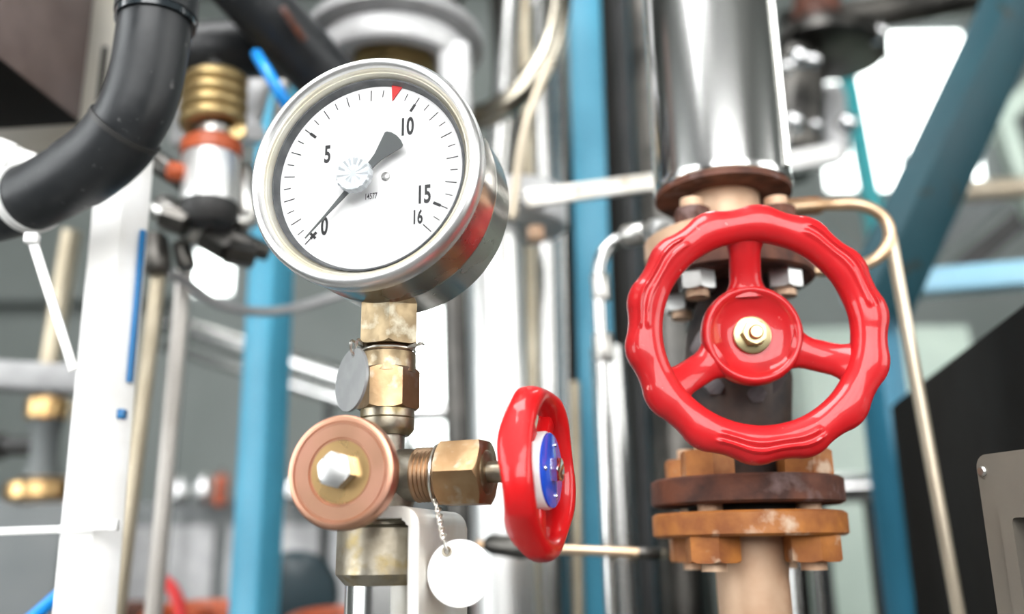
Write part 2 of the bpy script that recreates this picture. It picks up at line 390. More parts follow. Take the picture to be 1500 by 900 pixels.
for s, x, y, h, sx in (('0', -20.3, -21.2, 8.4, .58), ('5', -20.3, 13.0, 8.4, .58), ('10', 17.2, 21.6, 8.4, .60), ('15', 25.6, -11.4, 8.4, .60), ('16', 22.8, -21.6, 6.4, .58)):
    part('numeral', text(B(), s, x, y, h, sx), 'ink', dial, ang=80)
part('serial_print', text(B(), '14577', 1.2, -9.8, 2.9, .60, off=.012), 'ink', dial)
bm = B(); a = math.radians(225-9*270/16); c, s = math.cos(a), math.sin(a); t = bmesh.new()
prism(bm, [(c*44-s*2.9, s*44+c*2.9), (c*44+s*2.9, s*44-c*2.9), (c*36.0, s*36.0)], 0, .5, GF @ Matrix.Translation((0, 0, .0273)) @ Matrix.Diagonal((mm, mm, mm, 1)))
part('limit_mark', bm, 'marker_red', ga, 'red triangular limit mark')
# pointer: thin tip towards 0, broad tail
bm = B(); PM = GF @ Matrix.Translation((0, 0, .0312)) @ Matrix.Rotation(math.radians(226), 4, 'Z') @ Matrix.Diagonal((mm, mm, mm, 1))
prism(bm, [(39, -.18), (39, .18), (26, .45), (10, 1.25), (0, 1.6), (-5, 1.8), (-8.5, 2.2), (-18.6, 5.6), (-19.6, 5.2), (-20.6, 3.0), (-21, 0), (-20.6, -3.0), (-19.6, -5.2), (-18.6, -5.6), (-8.5, -2.2), (-5, -1.8), (0, -1.6), (10, -1.25), (26, -.45)], 0, .7, PM)
ptr = part('pointer', bm, 'pointer_grey', ga)
part('pointer_hub', lathe(B(), mmp([(0, 27), (2.0, 27), (2.0, 30.8), (3.6, 30.9), (3.6, 33), (3.1, 33.4), (0, 33.4)]), GF, 32), 'chrome', ptr)
part('dial_screw', lathe(B(), mmp([(0, 27), (1.9, 27), (1.9, 27.9), (1.5, 28.2), (0, 28.2)]), GF @ Matrix.Translation((.008, -.0015, 0)), 24), 'zinc', ga)
glass = part('glass', lathe(B(), mmp([(0, 34.2), (48.2, 34.2)]), GF, 96, (0, 0)), 'gauge_glass', ga)
# faceted clear knob in the middle of the glass
bm = B(); KM = GF @ Matrix.Translation((-.0030, -.0030, .0345)); n = 36
rr = [(7.9, 0), (7.9, 2.2), (7.2, 3.2), (4.2, 2.6), (1.6, 3.0), (0, 3.0)]; rings = []
for r, h in rr:
    rings.append([bm.verts.new(KM @ Vector((r*(1+.035*(i % 2)*(r > 5))*math.cos(2*PI*i/n)*mm, r*(1+.035*(i % 2)*(r > 5))*math.sin(2*PI*i/n)*mm, (h+.35*(i % 3 == 0)*(r > 3 and h > 0))*mm))) for i in range(n)] if r else [bm.verts.new(KM @ Vector((0, 0, h*mm)))])
for p, q in zip(rings, rings[1:]):
    for i in range(n):
        j = (i+1) % n
        bm.faces.new((p[i], p[j], q[j], q[i])) if len(q) > 1 else bm.faces.new((p[i], p[j], q[0]))
bm.faces.new(rings[0])
part('reset_knob', bm, 'acrylic', ga, 'clear faceted knob on the glass', ang=12)
SM = axes(V(-1.0, 0, 56.5), VZ, VX + VY*.25)
bm = B(); hexnut(bm, SM @ Matrix.Rotation(math.radians(8), 4, 'Z'), 12.3*mm, 19*mm, top=0, bot=1, rc=12.9*mm)
part('stem_hexagon', bm, 'brass_dirty', ga)
# ---- gauge valve
gv = thing('gauge_valve', 'brass gauge valve with copper coloured cap and small red handwheel', 'valve', V(0, 0, -17))
AX = axes(V(-.8, 0, 0), VZ, VX)
part('thread', lathe(B(), mmp([(9.5, 52), (11, 52.5), (11, 54), (10.4, 54.6), (11, 55.2), (10.4, 55.8), (9.6, 56.4)]), AX, 48), 'thread_copper', gv)
bm = B(); lathe(bm, mmp([(9, 53.6), (11.6, 53.6), (12.2, 53), (12.3, 46), (12.6, 44), (11, 44)]), AX, 64, (1, 1))
nut = part('swivel_nut', bm, 'brass_dirty', gv)
bm = B(); hexnut(bm, AX @ Matrix.Translation((0, 0, 28*mm)) @ Matrix.Rotation(math.radians(-12), 4, 'Z'), 12.2*mm, 18*mm, 1, 1, rc=12.7*mm)
part('hexagon', bm, 'brass_worn', nut)
part('collar', lathe(B(), mmp([(9, 28.4), (11.7, 28.2), (11.9, 27.6), (11.9, 24.4), (11.5, 24.0), (11.9, 23.6), (11.9, 19.6), (11.3, 18.4), (9.6, 16.6), (8, 16.6)]), AX, 64), 'nickel_worn', gv)
bm = B()
lathe(bm, mmp([(7.8, 17), (7.8, 11), (9.5, 7), (12, 2), (12.5, -4), (12.5, -12), (11, -16), (11, -20)]), AX, 48)
lathe(bm, mmp([(10.5, -2), (11.6, 4), (11.4, 12), (10.6, 16), (10.6, 18)]), axes(V(-.8, 0, -1), Vector((math.cos(math.radians(18.5)), -math.sin(math.radians(18.5)), 0))), 48)
lathe(bm, mmp([(9, -2), (10.8, 8), (10.6, 30), (13, 34), (13.4, 42)]), axes(V(-.8, 0, -2), -VY), 48)
part('body', bm, 'cast_nickel', gv, ang=50)
# copper coloured cap with a hexagon bolt
DM = axes(V(-.8, -40.5, -2.6), -VY, VX)
cap = part('cap', lathe(B(), mmp([(0, 0), (21.4, 0), (22.1, .8), (22.1, 6.0), (21.7, 6.7), (21, 7.0), (19.5, 7.0), (19.2, 6.5), (18.7, 6.5), (18.4, 6.9), (13.2, 6.8), (12.9, 6.2), (12.4, 6.2), (12.1, 6.5)]), DM, 96, (1, 0)), 'copper_disc', gv, 'copper coloured round cap', ang=30)
part('cap_centre', lathe(B(), mmp([(12.2, 6.45), (7.4, 6.2), (0, 6.2)]), DM, 64), 'brass_gold', cap, ang=60)
bm = B(); hexnut(bm, DM @ Matrix.Translation((-.4*mm, .5*mm, 6.2*mm)) @ Matrix.Rotation(math.radians(14), 4, 'Z'), 6.3*mm, 5.6*mm, 1, 0, rc=6.5*mm)
part('bolt', bm, 'zinc', cap)
YB2 = math.radians(18.5); BD = Vector((math.cos(YB2), -math.sin(YB2), 0))
BX = axes(V(-.8, 0, -1.0), BD)
part('bonnet_thread', lathe(B(), mmp([(9, 15), (11.6, 15.5)] + [p for k in range(5) for p in ((11.6, 16.2+k*1.9), (10.8, 17.1+k*1.9))] + [(11.4, 26), (10, 30)]), BX, 48), 'thread_copper', gv, ang=20)
bm = B(); hexnut(bm, BX @ Matrix.Translation((0, 0, 27.3*mm)), 13.0*mm, 19.6*mm, 1, 1, rc=13.4*mm)
bn = part('bonnet_nut', bm, 'brass_worn', gv)
part('gland', lathe(B(), mmp([(9.2, 46.4), (9.2, 47.2), (8.6, 47.6), (6, 47.6)]), BX, 40), 'brass_dirty', bn)
part('stem', lathe(B(), mmp([(4.5, 45), (4.5, 66), (3.4, 66), (3.4, 74)]), BX, 32), 'nickel_worn', gv)
# small lobed handwheel, axis along the bonnet
HM = axes(V(0, 0, -1.2), BD)
def lobed_rim(bm, M, Rc, hw, hd, lobes, amp, ph, n=160, m=28, wave=0, z0=0, pw=.75, ridge=None, back=0):
    rings = []
    for i in range(n):
        t = 2*PI*i/n; lb = math.cos(lobes*(t-ph)); lb = math.copysign(abs(lb)**.8, lb); ring = []
        for k in range(m):
            p = 2*PI*k/m; c, s = math.cos(p), math.sin(p)
            cc, ss = math.copysign(abs(c)**pw, c), math.copysign(abs(s)**pw, s)
            r = Rc + hw*cc + amp*lb*max(0, .35+.65*c) ; z = z0 + hd*ss + wave*lb*(1 if s < 0 else .25)*abs(ss)
            if ridge and s > 0: z += ridge(t, c)
            if back and s < 0: r += back*s*.0
            ring.append(bm.verts.new(M @ Vector((r*math.cos(t)*mm, r*math.sin(t)*mm, z*mm))))
        rings.append(ring)
    for i in range(n):
        a, b = rings[i], rings[(i+1) % n]
        for k in range(m): bm.faces.new((a[k], b[k], b[(k+1) % m], a[(k+1) % m]))
    return bm
sw = part('handwheel', lobed_rim(B(), HM, 31.0, 4.0, 6.6, 5, 1.5, math.radians(36), z0=68.8, wave=1.4, pw=.85), 'red_paint', gv, 'small red lobed handwheel', ang=60)
for k in range(5):
    bm = B(); t = math.radians(36+72*k); d = Vector((math.cos(t), math.sin(t), 0))
    bar(bm, HM @ (d*.010+Vector((0, 0, .0675))), HM @ (d*.029+Vector((0, 0, .0675))), .0075, .006, HM.to_3x3() @ Vector((0, 0, 1)).cross(d), .0015)
    part('spoke', bm, 'red_paint', sw)
part('hub', lathe(B(), mmp([(0, 60), (9, 60), (13, 61), (15.9, 64), (15.9, 72.2), (15.2, 73.4), (0, 73.4)]), HM, 56), 'white_plastic', sw, 'white plastic hub', ang=45)
part('hub_disc', lathe(B(), mmp([(0, 73.2), (15.2, 73.2), (15.2, 74.1), (14.7, 74.4), (0, 74.4)]), HM, 56), 'blue_plastic', sw, 'blue disc on the hub')
bm = B(); hexnut(bm, HM @ Matrix.Translation((0, 0, 74.3*mm)), 4.6*mm, 3.8*mm, 1, 0)
part('hub_nut', bm, 'chrome', sw)
for k in (90, 270, 200, 340):
    a = math.radians(k); part('rivet', lathe(B(), mmp([(1.1, 74.3), (1.1, 74.8), (.6, 75.2), (0, 75.2)]), HM @ Matrix.Translation((11*mm*math.cos(a), 11*mm*math.sin(a), 0)), 12), 'chrome', sw)

# ---- pipe below, its socket, and the white bracket
gp = thing('gauge_pipe', 'short vertical steel pipe with a thick collar below the gauge valve', 'pipe', Vector((V(0, 0, 0).x, V(0, 0, 0).y, 0)))
AP = axes(V(-1.0, 0, 0), VZ, VX)
part('socket', lathe(B(), mmp([(11, -17.5), (15, -18), (15, -21.5), (18.6, -22), (19.9, -23), (20.0, -41.5), (15.9, -46), (14, -46)]), AP, 72), 'nickel_worn', gp, ang=25)
part('pipe', lathe(B(), [(.0159, -.044), (.0159, -VO.z)], AP, 64), 'bright_steel', gp)
br = thing('bracket', 'white flat-bar bracket bent over under the gauge valve', 'bracket', V(14, 10, -60))
# section in the x'-z plane: arm under the valve, rounded corner, leg down
def brk(x, z): return V(x, 0, z)
out, inn = [], []
cx, cz, ro, ri = 16.2, -22.6, 7.6, 3.0
sec = [(-14, cz+ro)] + [(cx+ro*math.sin(a), cz+ro*math.cos(a)) for a in [i*PI/2/8 for i in range(9)]] + [(cx+ro, -300), (cx+ri, -300)] + [(cx+ri*math.sin(a), cz+ri*math.cos(a)) for a in [PI/2-i*PI/2/8 for i in range(9)]] + [(-14, cz+ri)]
bm = B(); prism(bm, [(x*mm, z*mm) for x, z in sec], -.040, .025, Matrix(((VX.x, 0, -VY.x, VO.x), (VX.y, 0, -VY.y, VO.y), (0, 1, 0, VO.z), (0, 0, 0, 1))), .0009)
part('strap', bm, 'white_bracket', br, ang=25)

# ---- round tags on twisted wire
def twisted(bm, a, b, turns, rad, r, n=40):
    a, b = Vector(a), Vector(b); M = axes(a, b-a); L = (b-a).length
    for ph in (0, PI):
        tube(bm, [M @ Vector((rad*math.cos(ph+turns*2*PI*i/n), rad*math.sin(ph+turns*2*PI*i/n), L*i/n)) for i in range(n+1)], r, 8)
    return bm
TC = at(674, 840, .378); TN = Vector((-.12, -1, .06)).normalized()
tg = thing('round_tag', 'blank white round tag hanging on twisted wire below the bonnet nut', 'tag', TC)
TM = axes(TC, TN, Vector((1, 0, 0))); R = rp(674, 840, .378, 48); hx, hy = -R*.40, R*.64
part('disc', holed_disc(B(), TM, R, .0012, hx, hy, R*.11), 'white_tag', tg)
hole = TM @ Vector((hx, hy, .0006))
part('eyelet', tube(B(), [TM @ Vector((hx+R*.12*math.cos(a), hy+R*.12*math.sin(a), .0012)) for a in [2*PI*i/20 for i in range(20)]], .0005, 8, True), 'nickel_worn', tg)
wt = V(24.3, -6.0, -11.5)
bm = B(); twisted(bm, wt, hole + Vector((-.001, -.0025, .004)), 3.2, .0010, .00055)
ringpts = [BX @ Vector((.0124*math.cos(a), .0124*math.sin(a), (24.6+1.3*math.sin(a+.5))*mm)) for a in [2*PI*i/40 for i in range(40)]]
tube(bm, ringpts, .00062, 8, True)
tube(bm, smooth([hole + Vector((-.001, -.0025, .004)), hole + Vector((0, -.002, 0)), hole + Vector((.0004, .0015, -.001))], 6), .00055, 8)
part('wire', bm, 'wire', tg)
T2 = at(517, 557, .372)
tg2 = thing('round_tag', 'grey metal round tag turned edge-on beside the upper nut', 'tag', T2)
N2 = Vector((-.79, -.61, .05)).normalized()
TM2 = axes(T2, N2, Vector((.61, -.79, 0))); R2 = rp(517, 557, .372, 47); hx2, hy2 = R2*.05, R2*.78
N2d = holed_disc(B(), TM2, R2, .0012, hx2, hy2, R2*.1)
part('disc', N2d, 'tag_alu', tg2)
h2 = TM2 @ Vector((hx2, hy2, .0006)); bm = B()
tube(bm, smooth([h2 + Vector((0, .002, 0)), h2 + Vector((-.0012, -.001, .002)), h2 + Vector((-.001, -.001, .006)), V(-11.5, -7, 56), V(-10.0, -6, 54.8)], 6), .0006, 8)
tube(bm, smooth([h2 + Vector((0, .002, 0)), h2 + Vector((.0006, -.0012, .003)), h2 + Vector((.0016, -.001, .0065)), V(-10.6, -7, 56.8), V(-10.0, -6, 54.8)], 6), .0006, 8)
tube(bm, [AX @ Vector((.0117*math.cos(a), .0117*math.sin(a), 54.6*mm)) for a in [2*PI*i/40 for i in range(40)]], .0006, 8, True)
tube(bm, smooth([V(9.6, -5, 54.6), V(13.5, -4, 55.2), V(15.2, -4, 56.4), V(17.5, -4, 55.6)], 6), .0005, 8)
tube(bm, smooth([V(9.6, -5, 54.6), V(13.0, -4, 56.0), V(15.4, -4, 55.6), V(16.6, -4, 57.0)], 6), .0005, 8)
part('wire', bm, 'wire', tg2)

# ------------------------------------------------------------------ gate valve with the big red handwheel
GY = .505
GP = at(1094, 740, GY)
def on_axis(py):                             # height on the valve's vertical axis that shows at picture row py
    lo, hi = -.5, 3.5
    for _ in range(50):
        m_ = (lo+hi)/2; v = Vector((GP.x, GP.y, m_))-CAM; y = 450-F*v.dot(UP)/v.dot(FW)
        if y > py: lo = m_
        else: hi = m_
    return lo
gt = thing('gate_valve', 'rusty flanged valve with large red handwheel', 'valve', Vector((GP.x, GP.y, on_axis(745))))
HC = at(1108, 486, .425)
HX = Vector((HC.x, HC.y, HC.z)); zc = HC.z
ND = (Vector((HC.x-GP.x, HC.y-GP.y, 0)).normalized()*.75 + Vector((0, -1, 0))*.25).normalized()
ND = (ND + Vector((.05, 0, -.05))).normalized()
WMX = axes(HC, ND, Vector((1, 0, 0)).cross(ND).cross(ND)*-1)
WMX = axes(HC, ND, Vector((1, 0, 0)))
Rw = rp(1108, 486, .425, 190)*1000
def ridge(t, c):
    out = 0
    for ctr in (152, 272, 37):
        d = (math.degrees(t)-ctr+180) % 360-180
        f = max(0, min(1, (27-abs(d))/3))
        out += f*(1.3*math.exp(-((c-.34)/.10)**2) + 1.0*math.exp(-((c+.06)/.10)**2))
    return out
bw = part('handwheel', lobed_rim(B(), WMX, Rw*.862, Rw*.142, Rw*.125, 14, 1.15, math.radians(8), n=336, m=96, z0=0, wave=.8, pw=.9, ridge=ridge), 'red_wheel', gt, 'large red handwheel with three spokes', ang=60)
def loft(bm, rows):
    R_ = [[bm.verts.new(p) for p in r] for r in rows]; n = len(R_[0])
    for a, b in zip(R_, R_[1:]):
        for k in range(n): bm.faces.new((a[k], b[k], b[(k+1) % n], a[(k+1) % n]))
    bm.faces.new(R_[0]); bm.faces.new(R_[-1]); return bm
HZ = -12.0                                   # hub set back from the rim, mm
for ang_ in (92, 212, 341):
    t = math.radians(ang_); d = Vector((math.cos(t), math.sin(t), 0)); q = Vector((-math.sin(t), math.cos(t), 0)); rows = []
    for i in range(13):
        u = i/12; r = Rw*(.30+.48*u); z = HZ + (1-u)*1.0 + u*u*(11.0) - 1
        w_ = Rw*(.125 + .10*max(0, (.35-u)/.35)**2 + .07*max(0, (u-.7)/.3)**2); h = 5.2
        rows.append([WMX @ ((d*r + q*(w_*math.copysign(abs(math.cos(a))**.7, math.cos(a))))*mm + Vector((0, 0, (z + h*math.copysign(abs(math.sin(a))**.8, math.sin(a)) + .9*math.exp(-(math.cos(a)/.35)**2)*(math.sin(a) > 0))*mm))) for a in [2*PI*k/24 for k in range(24)]])
    part('spoke', loft(B(), rows), 'red_wheel', bw, ang=60)
hr = Rw*.40
part('hub', lathe(B(), mmp([(0, HZ-9), (hr*.7, HZ-9), (hr*.96, HZ-6), (hr, HZ), (hr*.985, HZ+4.5), (hr*.94, HZ+6.6), (hr*.88, HZ+7.0), (hr*.82, HZ+5.6), (hr*.74, HZ+3.4), (hr*.4, HZ+2.0), (0, HZ+2.0)]), WMX, 72), 'red_wheel', bw, ang=60)
part('washer', lathe(B(), mmp([(0, HZ+2), (Rw*.148, HZ+2), (Rw*.148, HZ+3.6), (Rw*.135, HZ+4), (0, HZ+4)]), WMX, 48), 'zinc_yellow', bw)
bm = B(); hexnut(bm, WMX @ Matrix.Translation((0, 0, (HZ+4)*mm)) @ Matrix.Rotation(math.radians(30), 4, 'Z'), Rw*.088*mm, 6.5*mm, 1, 0)
part('nut', bm, 'zinc_yellow', bw)
part('stud', lathe(B(), mmp([(0, HZ), (Rw*.055, HZ), (Rw*.055, HZ+12.2), (Rw*.045, HZ+13), (0, HZ+13)]), WMX, 32), 'zinc_yellow', bw)
# body behind the wheel
GX = axes((GP.x, GP.y, 0), VZ, Vector((1, 0, 0)))
hubback = WMX @ Vector((0, 0, (HZ-8)*mm)); back = Vector((GP.x, GP.y, zc-.002))
sd = (hubback-back).normalized(); L = (hubback-back).length
part('stem', lathe(B(), [(.006, L*.2), (.006, L)], axes(back, sd), 24), 'satin_steel', gt)
part('bonnet', lathe(B(), [(.020, 0), (.026, L*.25), (.026, L*.38), (.015, L*.42), (.013, L*.70), (.017, L*.72), (.017, L*.84), (.010, L*.86)], axes(back, sd), 40), 'valve_grey', gt, ang=25)
for k in range(6):
    a = 2*PI*k/6+.3; p = axes(back, sd) @ Vector((.022*math.cos(a), .022*math.sin(a), L*.36))
    bm = B(); hexnut(bm, axes(p, sd), .0045, .006); part('bonnet_bolt', bm, 'valve_grey', gt)
zt, zb = on_axis(405), on_axis(722)
part('body', lathe(B(), [(.016, zb), (.018, zb+.012), (.027, zb+.035), (.030, (zt+zb)/2), (.027, zt-.035), (.018, zt-.012), (.016, zt)], GX, 48), 'rust_dark', gt, ang=50)
fr_ = rp(1094, 740, GY, 138)
def flange(name, z0, z1, m, parent, r=fr_, cx=0):
    return part(name, lathe(B(), [(.012, z0), (r-.002, z0), (r, z0+.0012), (r, z1-.0012), (r-.002, z1), (.012, z1)], GX, 72), m, parent, ang=30)
fl_l = flange('lower_flange', on_axis(742), on_axis(703), 'rust', gt)
fl_u = flange('upper_flange', on_axis(418), on_axis(385), 'rust', gt, fr_*.93)
# counter flanges and pipe are separate things
lp = thing('flanged_pipe', 'rusty pipe rising to an orange flange under the red handwheel valve', 'pipe', Vector((GP.x, GP.y, 0)))
zf1, zf0 = on_axis(752), on_axis(787)
flange('flange', zf0, zf1, 'rust_orange', lp)
part('pipe', lathe(B(), [(.019, 0), (.019, zf0-.02), (.021, zf0+.003)], GX, 48), 'rust_peach', lp)
part('gasket', lathe(B(), [(fr_*.62, zf1), (fr_*.62, on_axis(742))], GX, 48), 'black_paint', lp)
def bolts(parent, z_top_nut, z_bot_nut, rr_, m1, m2, n=4, ph=.45, ap=.0125, hn=.013, mt=None):
    for k in range(n):
        a = ph + 2*PI*k/n; x, y = GP.x+rr_*math.cos(a), GP.y+rr_*math.sin(a)
        part('bolt', lathe(B(), [(.0065, z_bot_nut-hn-.004), (.0065, z_top_nut+hn+.006)], axes((x, y, 0), VZ), 16), m2, parent)
        bm = B(); hexnut(bm, axes((x, y, z_top_nut), VZ), ap, hn); part('nut', bm, mt or m1, parent)
        bm = B(); hexnut(bm, axes((x, y, z_bot_nut-hn), VZ), ap, hn, 0, 1); part('nut', bm, m1, parent)
bolts(lp, on_axis(703), zf0, fr_*.70, 'rust_orange', 'rust_peach', ph=PI/4)
# jacketed pipe above
jp = thing('jacketed_pipe', 'vertical pipe in a shiny steel jacket above the red handwheel valve', 'pipe', Vector((GP.x, GP.y, on_axis(385))))
zu0, zu1 = on_axis(384), on_axis(352)
flange('flange', zu0, zu1, 'rust_peach', jp, fr_*.93)
zj = on_axis(292); rj = rp(1045, 200, GY, 97)
part('neck', lathe(B(), [(.021, zu0+.002), (.021, zj+.004)], GX, 48), 'rust_peach', jp)
part('end_cap', lathe(B(), [(.02, zj), (rj*.985, zj), (rj*.985, zj+.010), (.02, zj+.010)], GX, 72), 'rust', jp, ang=30)
part('jacket', lathe(B(), [(rj*.96, zj+.003), (rj*1.0, zj+.004), (rj*1.015, zj+.006), (rj, zj+.009), (rj, CEIL)], GX, 96, (0, 1)), 'bright_steel', jp, ang=30)
part('jacket_seam', box(B(), .003, .006, CEIL-zj-.02, Matrix.Translation((GP.x+rj*.80, GP.y-rj*.60, (CEIL+zj)/2))), 'bright_steel', jp)
bolts(jp, zu1, on_axis(418), fr_*.66, 'zinc', 'rust_peach', ph=PI/4, ap=.009, hn=.010, mt='rust')

# ------------------------------------------------------------------ surroundings: helpers
def pts(*q): return [at(*p) for p in q]
def down(a, b): return line_z(a, b, FLOOR)   # run a line on to the floor / the ceiling
def upto(a, b): return line_z(a, b, CEIL)
def rod(name, label, cat, q, rpx, m, floor=False, ceil=False, curve=0, group=None, n=20, collars=()):
    P = pts(*q); x, y, Y = q[len(q)//2]; r = rp(x, y, Y, rpx)
    if curve: P = smooth(P, curve)
    if floor: P = [down(P[1], P[0])] + P if P[0].z < P[-1].z else P + [down(P[-2], P[-1])]
    if ceil: P = P + [upto(P[-2], P[-1])] if P[-1].z > P[0].z else [upto(P[1], P[0])] + P
    base = min(P, key=lambda p: p.z)
    if not collars: return single(name, label, cat, tube(B(), P, r, n), m, base, group)
    t = thing(name, label, cat, base, group); part('tube', tube(B(), P, r, n), m, t)
    for pname, a, b, k, mm_ in collars:
        a, b = at(*a), at(*b); d = b-a; f = axes(a, d); Lc = d.length
        part(pname, lathe(B(), [(r*k*.92, 0), (r*k, Lc*.08), (r*k, Lc*.92), (r*k*.92, Lc)], f, 24), mm_, t)
    return t

# ---- black insulated pipe with its collar, seam sleeve
bp = thing('insulated_pipe', 'thick black rubber-covered pipe bending down and out past the brown box', 'pipe', at(60, 300, .47))
path = smooth(pts((236, -140, .43), (232, -40, .43), (226, 40, .43), (213, 120, .435), (190, 180, .44), (150, 228, .45), (90, 268, .465), (25, 297, .485), (-60, 318, .51), (-200, 335, .54), (-700, 350, .62)), 8)
part('covering', tube(B(), path, .0188, 40), 'black_rubber', bp)
sl = [p for p in path if at(205, 165, .44).x > p.x > at(108, 250, .46).x and p.z < at(190, 183, .44).z]
part('sleeve', tube(B(), sl, .0196, 40), 'black_rubber', bp)
part('seam', tube(B(), sl[:2], .0200, 40), 'grey_dark', bp)
col = smooth(pts((240, -140, .43), (235, -40, .43), (229, 26, .43)), 6)
cl = part('collar', tube(B(), col, .0212, 40), 'black_rubber', bp)
part('glossy_tape', tube(B(), smooth(pts((230, 10, .43), (228, 36, .43)), 4), .0206, 40), 'black_tape', bp)
# white strap round it with its tail
st = thing('cable_strap', 'white cable strap looped round the black pipe with its tail hanging down', 'strap', at(48, 348, .46))
i0 = min(range(len(path)), key=lambda i: (path[i]-at(45, 288, .48)).length); dT = (path[i0+1]-path[i0-1]).normalized()
M = axes(path[i0], dT); bm = B(); rows = []
for i in range(48):
    a = 2*PI*i/48; rows.append([M @ Vector((r*math.cos(a), r*math.sin(a), z)) for r, z in ((.0190, -.0028), (.0202, -.0028), (.0202, .0028), (.0190, .0028))])
R_ = [[bm.verts.new(p) for p in r] for r in rows]
for i in range(48):
    a, b = R_[i], R_[(i+1) % 48]
    for k in range(4): bm.faces.new((a[k], b[k], b[(k+1) % 4], a[(k+1) % 4]))
part('loop', bm, 'white_plastic', st)
hd = at(47, 350, .455)
part('head', box(B(), .0075, .006, .006, axes(hd, (0, 0, 1), (1, .2, 0)), .0012), 'white_plastic', st)
part('tail', bar(B(), hd, at(108, 543, .46), .0052, .0014, (1, 0, 0), .0004), 'white_plastic', st)
# white plastic connector above it
cn = thing('plug_connector', 'white plastic plug connector lying on the black pipe', 'connector', at(35, 240, .45))
ca, cb = at(-80, 200, .52), at(84, 258, .515); CX = axes(ca, cb-ca, Vector((0, 0, 1))); Lc = (cb-ca).length
part('housing', box(B(), .019, .016, Lc*.34, CX @ Matrix.Translation((0, 0, Lc*.47)), .003), 'white_plastic', cn)
part('plug', box(B(), .014, .012, Lc*.26, CX @ Matrix.Translation((.001, 0, Lc*.76)), .0025), 'white_plastic', cn)
part('clip', lathe(B(), [(.008, Lc*.84), (.0085, Lc*.87), (.0085, Lc*.90), (.007, Lc*.91)], CX, 20), 'white_plastic', cn)
part('lead', tube(B(), [CX @ Vector((0, 0, 0)), CX @ Vector((0, 0, Lc*.4))], .009, 20), 'white_plastic', cn)
part('pin', lathe(B(), [(.0042, Lc*.9), (.003, Lc*1.0)], CX, 16), 'white_plastic', cn)

# ---- brown box on its beige mounting plate
bb = thing('junction_box', 'dark brown metal box fixed to a beige mounting plate', 'box', at(60, 120, .62))
def corner_box(e0, pe, back, zh, bev):       # box whose lower edge runs from the picture point e0 towards the picture point pe at the same height
    c0 = at(*e0); d = ray(*pe); c1 = at(*pe, d.y*(c0.z-CAM.z)/d.z); dd = c1-c0; dd.z = 0; dd *= 1.3
    n = Vector((-dd.y, dd.x, 0)).normalized()
    if n.y < 0: n = -n
    ctr = c0 + dd/2 + n*back/2 + Vector((0, 0, zh/2))
    return box(B(), dd.length, back, zh, axes(ctr, VZ, dd), bev)
bx_ = corner_box((120, 180, .64), (0, 86), .16, .34, .005)
part('housing', bx_, 'brown_box', bb)
part('shade_sheet', corner_box((118, 182, .641), (0, 88), .157, .0015, .0004), 'black_paint', bb, 'black sheet standing in for shade on the underside')  # thin black sheet added so the underside reads as shaded
part('drain_plug', lathe(B(), [(.010, 0), (.010, .006), (.006, .008), (0, .008)], axes(at(35, 150, .635), (0, 0, -1)), 24), 'spring_brass', bb)
pl = B(); pm_ = Matrix(((1, 0, 0, 0), (0, 0, -1, .70), (0, 1, 0, 0), (0, 0, 0, 1)))
def pxz(px, py, Y): p = at(px, py, Y); return (p.x, p.z)
prism(pl, [pxz(-60, 262, .70), pxz(138, 203, .70), pxz(178, 112, .70), pxz(182, -150, .70), pxz(-60, -150, .70)], 0, .006, pm_, .001)
pt_ = single('mounting_plate', 'beige sheet-metal mounting plate behind the brown box', 'plate', pl, 'beige_plate', at(100, 200, .70))
part('slot', box(B(), rp(155, 110, .69, 9), .002, rp(155, 110, .69, 90), Matrix.Translation(at(150, 108, .6935)), .0005), 'grey_dark', pt_)
single('channel_beam', 'olive-grey steel channel running under the beige mounting plate', 'beam', bar(B(), at(-120, 285, .72), at(190, 215, .80), .03, .03, (0, 0, 1), .003), 'grey_cast', at(40, 250, .74))

# ---- white angle post
def angle_post(name, label, cat, p0, p1, w1, w2, th, d1, m, group=None):    # L section: leg 1 along d1, leg 2 going back
    p0, p1 = Vector(p0), Vector(p1); z = (p1-p0).normalized(); M = axes(p0, z, d1); L = (p1-p0).length
    return single(name, label, cat, prism(B(), [(0, 0), (w1, 0), (w1, th), (th, th), (th, w2), (0, w2)], 0, L, M, th*.2), m, p0, group)
a, b = at(76, 900, .52), at(132, 335, .52)
wp = thing('angle_post', 'white painted steel angle post with rust specks under the black pipe', 'post', down(b, a))
p0, p1 = down(b, a), a + (b-a)*1.22; z = (p1-p0).normalized(); M = axes(p0, z, Vector((.97, -.22, 0)))
w = rp(110, 700, .52, 54); w2 = .030
part('front_leg', prism(B(), [(0, 0), (w, 0), (w, .004), (0, .004)], 0, (p1-p0).length, M, .0006), 'white_paint', wp)
part('side_leg', prism(B(), [(w, 0), (w+.0075, .016), (w+.0055, .019), (w-.003, .004)], 0, (p1-p0).length, M, .0006), 'white_paint', wp)
tp = at(203, 480, .515)
part('blue_tape', bar(B(), at(190, 560, .525), at(210, 338, .525), .0026, .004, (1, 0, 0)), 'blue_tape', wp, 'blue strip on the edge')
part('blue_clip', box(B(), .004, .006, .0055, Matrix.Translation(at(179, 607, .524)), .0006), 'blue_tape', wp)
ct = thing('cable_tie', 'white cable tie running across the white post', 'strap', at(80, 775, .51))
ya, yb, yc = at(-60, 781, .50), at(84, 776, .512), at(167, 770, .506)
part('band', bar(B(), yb, yc, .0042, .0014, (0, 0, 1), .0004), 'white_plastic', ct)
part('tail', bar(B(), ya, yb, .0042, .0014, (0, 0, 1), .0004), 'white_plastic', ct)
part('head', box(B(), .005, .005, .006, Matrix.Translation(yc), .001), 'white_plastic', ct)

